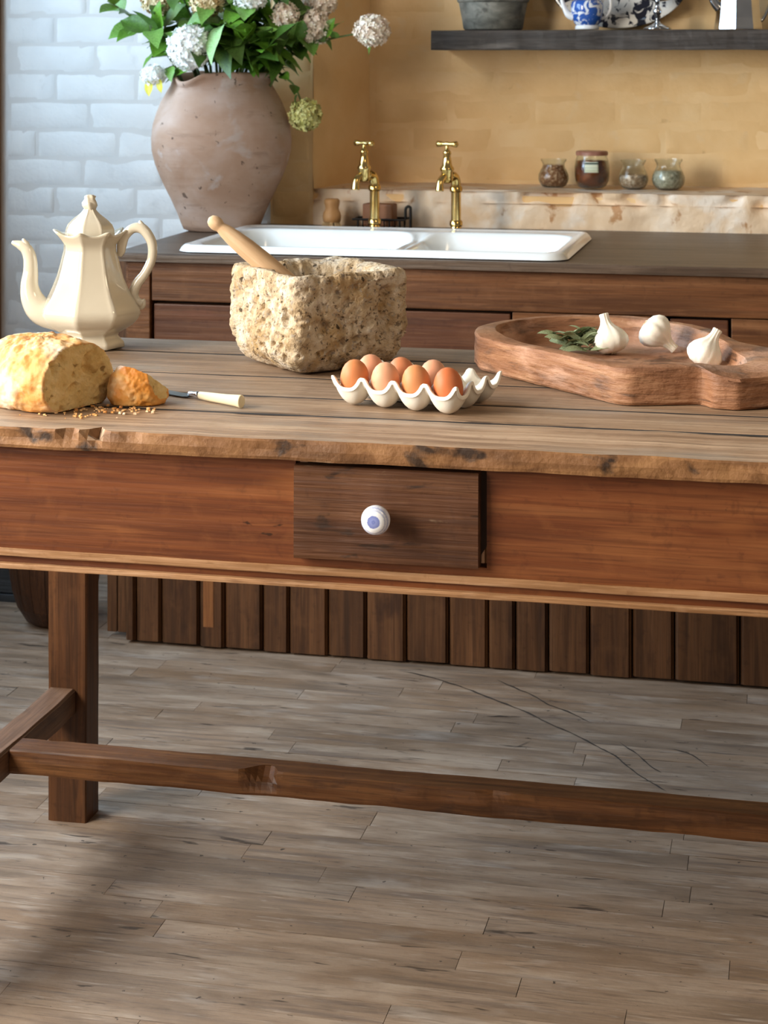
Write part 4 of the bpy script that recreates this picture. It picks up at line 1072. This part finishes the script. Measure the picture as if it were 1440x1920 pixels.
# egg tray
PI_ = .0495
ta = atan2(-.040, .142)
tray = thing('egg_tray', 'cream stoneware egg tray with scalloped rim on the table', 'egg tray', (0,0,TZ+.001), ta)
e1 = Vector((cos(ta), sin(ta), 0)); e2 = Vector((-sin(ta), cos(ta), 0))
o0 = Vector((-.622, 2.551, TZ+.001))-e1*PI_*.5-e2*.010
tray.location = o0
NX, NY = 4, 3; HT = .037
def tray_z(u, v):
    def ax(t):
        t = abs(2*(t-math.floor(t))-1)
        return (min(t, .80)/.80)**2.9
    return HT*((ax(u)+ax(v))/2)**.80
def traymesh():
    m = MB(); nu, nv = NX*16, NY*16; idx = lambda i, j: j*(nu+1)+i
    vs_ = []
    for j in range(nv+1):
        for i in range(nu+1):
            u, v = i/16, j/16
            vs_.append((u*PI_, v*PI_, tray_z(u, v)+.0055))
    m.add(vs_, [(idx(i,j), idx(i+1,j), idx(i+1,j+1), idx(i,j+1)) for j in range(nv) for i in range(nu)])
    return m
o = link('tray_body', traymesh().mesh('tray_body'), M['tray'], tray, smooth=True)
so = o.modifiers.new('wall', 'SOLIDIFY'); so.thickness = .0055; so.offset = -1
bv = o.modifiers.new('soft_rim', 'BEVEL'); bv.width = .0018; bv.segments = 3; bv.limit_method = 'ANGLE'; bv.angle_limit = radians(50)
ep = [(.001,-.0245),(.007,-.0236),(.013,-.0205),(.0175,-.0150),(.0200,-.0075),(.0208,0),(.0200,.0085),(.0178,.0160),(.0140,.0225),(.0085,.0272),(.004,.0288),(.001,.0292)]
me0 = MB().lathe(ep, 32).mesh('egg')
labels = ['reddish brown egg at the left end of the front row', 'palest egg, second from left in the front row', 'tan egg, third from left in the front row',
          'dark orange egg at the right end of the front row', 'egg behind the leftmost front egg, touching the mortar in view', 'egg in the back row between the second and third front eggs', 'pinkish egg in the back row behind the dark orange egg']
re_ = random.Random(4)
for k, (i, jv) in enumerate([(0,0),(1,0),(2,0),(3,0),(0,1),(1,1),(2,1)]):
    me = me0.copy(); me.materials.append(M['egg'][k])
    for p in me.polygons: p.use_smooth = True
    c_ = o0+e1*PI_*(i+.5)+e2*PI_*(jv+.5)
    eg = bpy.data.objects.new('egg', me); COL.objects.link(eg)
    eg.location = c_+Vector((0, 0, .0345)); eg.rotation_euler = (re_.uniform(-.12,.12), re_.uniform(-.12,.12), re_.uniform(0,6))
    eg.scale = (1.0, 1.0, 1.0)
    tag(eg, labels[k], 'egg', 'brown eggs in the tray')

# carved wooden trencher board
bo = thing('carved_board', 'thick hollowed wooden board with a blunt handle holding garlic', 'board', (-.25, 2.88, TZ+.001))
og = (-.25, 2.88, TZ+.001)
outl = [(-.512,2.945),(-.495,2.885),(-.40,2.785),(-.32,2.705),(-.255,2.642),(-.236,2.634),(-.185,2.648),(-.140,2.664),(-.131,2.660),(-.118,2.640),(-.084,2.632),(-.055,2.652),(.02,2.70),(.10,2.75),(.135,2.80),(.12,2.85),(.05,2.89),(-.05,2.945),(-.12,3.02),(-.19,3.10),(-.25,3.155),(-.31,3.165),(-.40,3.145),(-.46,3.105),(-.50,3.045),(-.515,2.99)]
def poly_resample(P, n, rnd=2):
    P = [Vector((x, y_, 0)) for x, y_ in P]
    for _ in range(rnd):
        Q = []
        for i in range(len(P)):
            a, b_ = P[i], P[(i+1) % len(P)]
            Q += [a*.93+b_*.07, a*.07+b_*.93] if True else []
        P = Q
    L = [0]
    for i in range(len(P)): L.append(L[-1]+(P[(i+1) % len(P)]-P[i]).length)
    out = []; k = 0
    for q in range(n):
        t_ = L[-1]*q/n
        while L[k+1] < t_: k += 1
        a, b_ = P[k], P[(k+1) % len(P)]; f = (t_-L[k])/max(1e-9, L[k+1]-L[k]); out.append(a*(1-f)+b_*f)
    return out
def board():
    n = 220; O = poly_resample(outl, n, 1)
    innr = [(-.478,2.955),(-.455,2.90),(-.37,2.80),(-.275,2.712),(-.235,2.692),(-.18,2.702),(-.13,2.722),(-.09,2.76),(-.075,2.81),(-.085,2.87),(-.12,2.965),(-.185,3.065),(-.25,3.128),(-.32,3.142),(-.40,3.125),(-.455,3.085),(-.485,3.02)]
    # inner ring matched to the outer by direction from an inner centre
    I0 = poly_resample(innr, 400, 2); c_ = Vector((-.28, 2.90, 0))
    angs = [(atan2((p-c_).y, (p-c_).x), p) for p in I0]
    def inn(a):
        return min(angs, key=lambda t_: abs((t_[0]-a+pi) % (2*pi)-pi))[1]
    I = [inn(atan2((p-c_).y, (p-c_).x)) for p in O]
    # relax so that the handle side spreads over the inner outline evenly
    for _ in range(6): I = [(I[i-1]+I[i]*2+I[(i+1) % n])/4 for i in range(n)]
    Hb = .054
    def lv(base, z, inset=0, amp=.0016, zz=0):
        r = []
        for i, p in enumerate(base):
            dirc = (c_-p).normalized()
            q = p+dirc*inset
            d = fbm((q.x, q.y, z*3), 26, 4)*amp
            if p.x > -.13 and p.y < 2.80 and inset < .004: d += fbm((q.x*3, q.y*3, z*6), 16, 3)*.004
            q = q+dirc*d
            drop = -.010*min(1, max(0, (p.x+.14)/.05)) if zz else 0
            r.append((q.x, q.y, TZ+.001+z+drop+(fbm((q.x, q.y, 9), 9, 3)*.0025 if zz else 0)))
        return r
    mid = lambda f: [O[i]*(1-f)+I[i]*f for i in range(n)]
    rs = [lv(O, 0, .012), lv(O, 0, .004), lv(O, .004, .0005), lv(O, .015), lv(O, .028), lv(O, .040), lv(O, Hb-.005, .0002, zz=1), lv(O, Hb-.001, .002, zz=1), lv(O, Hb, .006, zz=1),
          lv(mid(.5), Hb+.0005, zz=1), lv(mid(.92), Hb-.001, zz=1), lv(I, Hb-.004, zz=1), lv(I, .035, .004), lv(I, .022, .010), lv(I, .017, .022), lv(I, .0155, .05), lv([c_*.6+p*.4 for p in I], .015)]
    m = MB(); m.rings(rs, True, True)
    return m
link('trencher', board().mesh('trencher'), M['board'], bo, smooth=True, auto=32, org=og)
m = MB().lathe([(.001,.0445),(.0125,.0445),(.0125,.0452),(.001,.0453)], 20, (-.02-og[0], 2.80-og[1], .0008))
link('hole_shade_disc', m.mesh('hole_shade_disc'), M['cab_dark'], bo)  # flat dark disc on the handle, painting the shade of a hole

# garlic bulbs
def garlic(loc, tilt, label, s_=1.0, seed=0, curve=0.02, spin=0):
    g = thing('garlic_bulb', label, 'garlic', loc, 0, 'garlic bulbs in the board')
    rr = random.Random(seed)
    prof_ = [(.001,-.0005),(.008,-.001),(.016,.001),(.0225,.006),(.0262,.0125),(.0262,.0195),(.0232,.0270),(.0178,.0335),(.0122,.0390),(.0088,.0440),(.0072,.049),(.0066,.054),(.0072,.058),(.0062,.0592),(.001,.0592)]
    rs = []; seg = 60
    for r, z in prof_:
        ring = []
        am = .085*max(0, min(1, 1-abs(z-.016)/.024))
        for j in range(seg):
            a = 2*pi*j/seg
            q = abs(sin(2.5*a+seed))**.5
            k_ = r*(1-am+am*1.6*q)+.0006*sin(11*a+seed)*min(1, r/.01)
            cx_ = curve*max(0, z-.03)**2*28
            ring.append((k_*cos(a)+cx_, k_*sin(a), z))
        rs.append(ring)
    b_ = link('bulb', MB().rings(rs).mesh('bulb'), M['garlic'], g, smooth=True)
    m = MB()
    for k in range(14):
        a = rr.random()*6.28; m.tube([(0,0,.001),(.004*cos(a),.004*sin(a),-.0015-.001*rr.random())], [.0006,.0004], 4)
    link('roots', m.mesh('roots'), M['bone'], g)
    g.rotation_euler = tilt; g.scale = (s_,)*3
    return g
BZ = TZ+.017
garlic((-.292, 2.985, BZ+.004), (radians(-14), radians(-14), YAW), 'garlic bulb standing upright with its stalk leaning left', 1.06, 1)
garlic((-.243, 3.020, BZ+.047), (radians(8), radians(132), YAW), 'garlic bulb lying tipped over with its stalk pointing down right', 1.06, 2, .01)
garlic((-.152, 2.900, BZ+.003), (radians(-8), radians(30), YAW), 'garlic bulb nearest the handle with its stalk leaning right', 1.04, 3, .01)

# sage bunch
sg = thing('sage_bunch', 'small bunch of grey-green sage leaves beside the garlic', 'herbs', (-.345, 2.985, BZ))
def sage_leaf():
    vs_ = []; pr = [(0,.02),(.12,.10),(.3,.17),(.5,.19),(.7,.17),(.88,.11),(1,.01)]
    for t_, w_ in pr:
        for s_ in (-1, 0, 1): vs_.append((t_, s_*w_, .25*abs(s_)*w_+.22*sin(t_*2.6)))
    m = MB(); m.add(vs_, [(k*3+j, k*3+j+1, (k+1)*3+j+1, (k+1)*3+j) for k in range(6) for j in range(2)])
    me = m.mesh('sage_leaf'); me.materials.append(M['sage'])
    for p in me.polygons: p.use_smooth = True
    return me
sl = sage_leaf(); rs_ = random.Random(21)
for k in range(38):
    o = bpy.data.objects.new('leaf', sl); COL.objects.link(o); o.parent = sg
    a = rs_.uniform(0, 6.28); q = rs_.random()
    o.location = (rs_.uniform(-.036, .020), rs_.uniform(-.016, .016), .003+.024*q)
    l_ = rs_.uniform(.034, .054)
    o.scale = (l_, l_*.72, l_); o.rotation_euler = (rs_.uniform(-.9,.9), rs_.uniform(-.45,.10), (0 if rs_.random() < .6 else pi)+rs_.uniform(-.7,.7)+YAW)
for k in range(4):
    y_ = -.008+k*.005
    link('stalk', MB().tube(smooth_path([(-.03,y_,.006),(0,y_*.6,.008),(.045,y_*1.4,.006)], None, 5), .0014, 6).mesh('stalk'), M['sage'], sg, smooth=True)
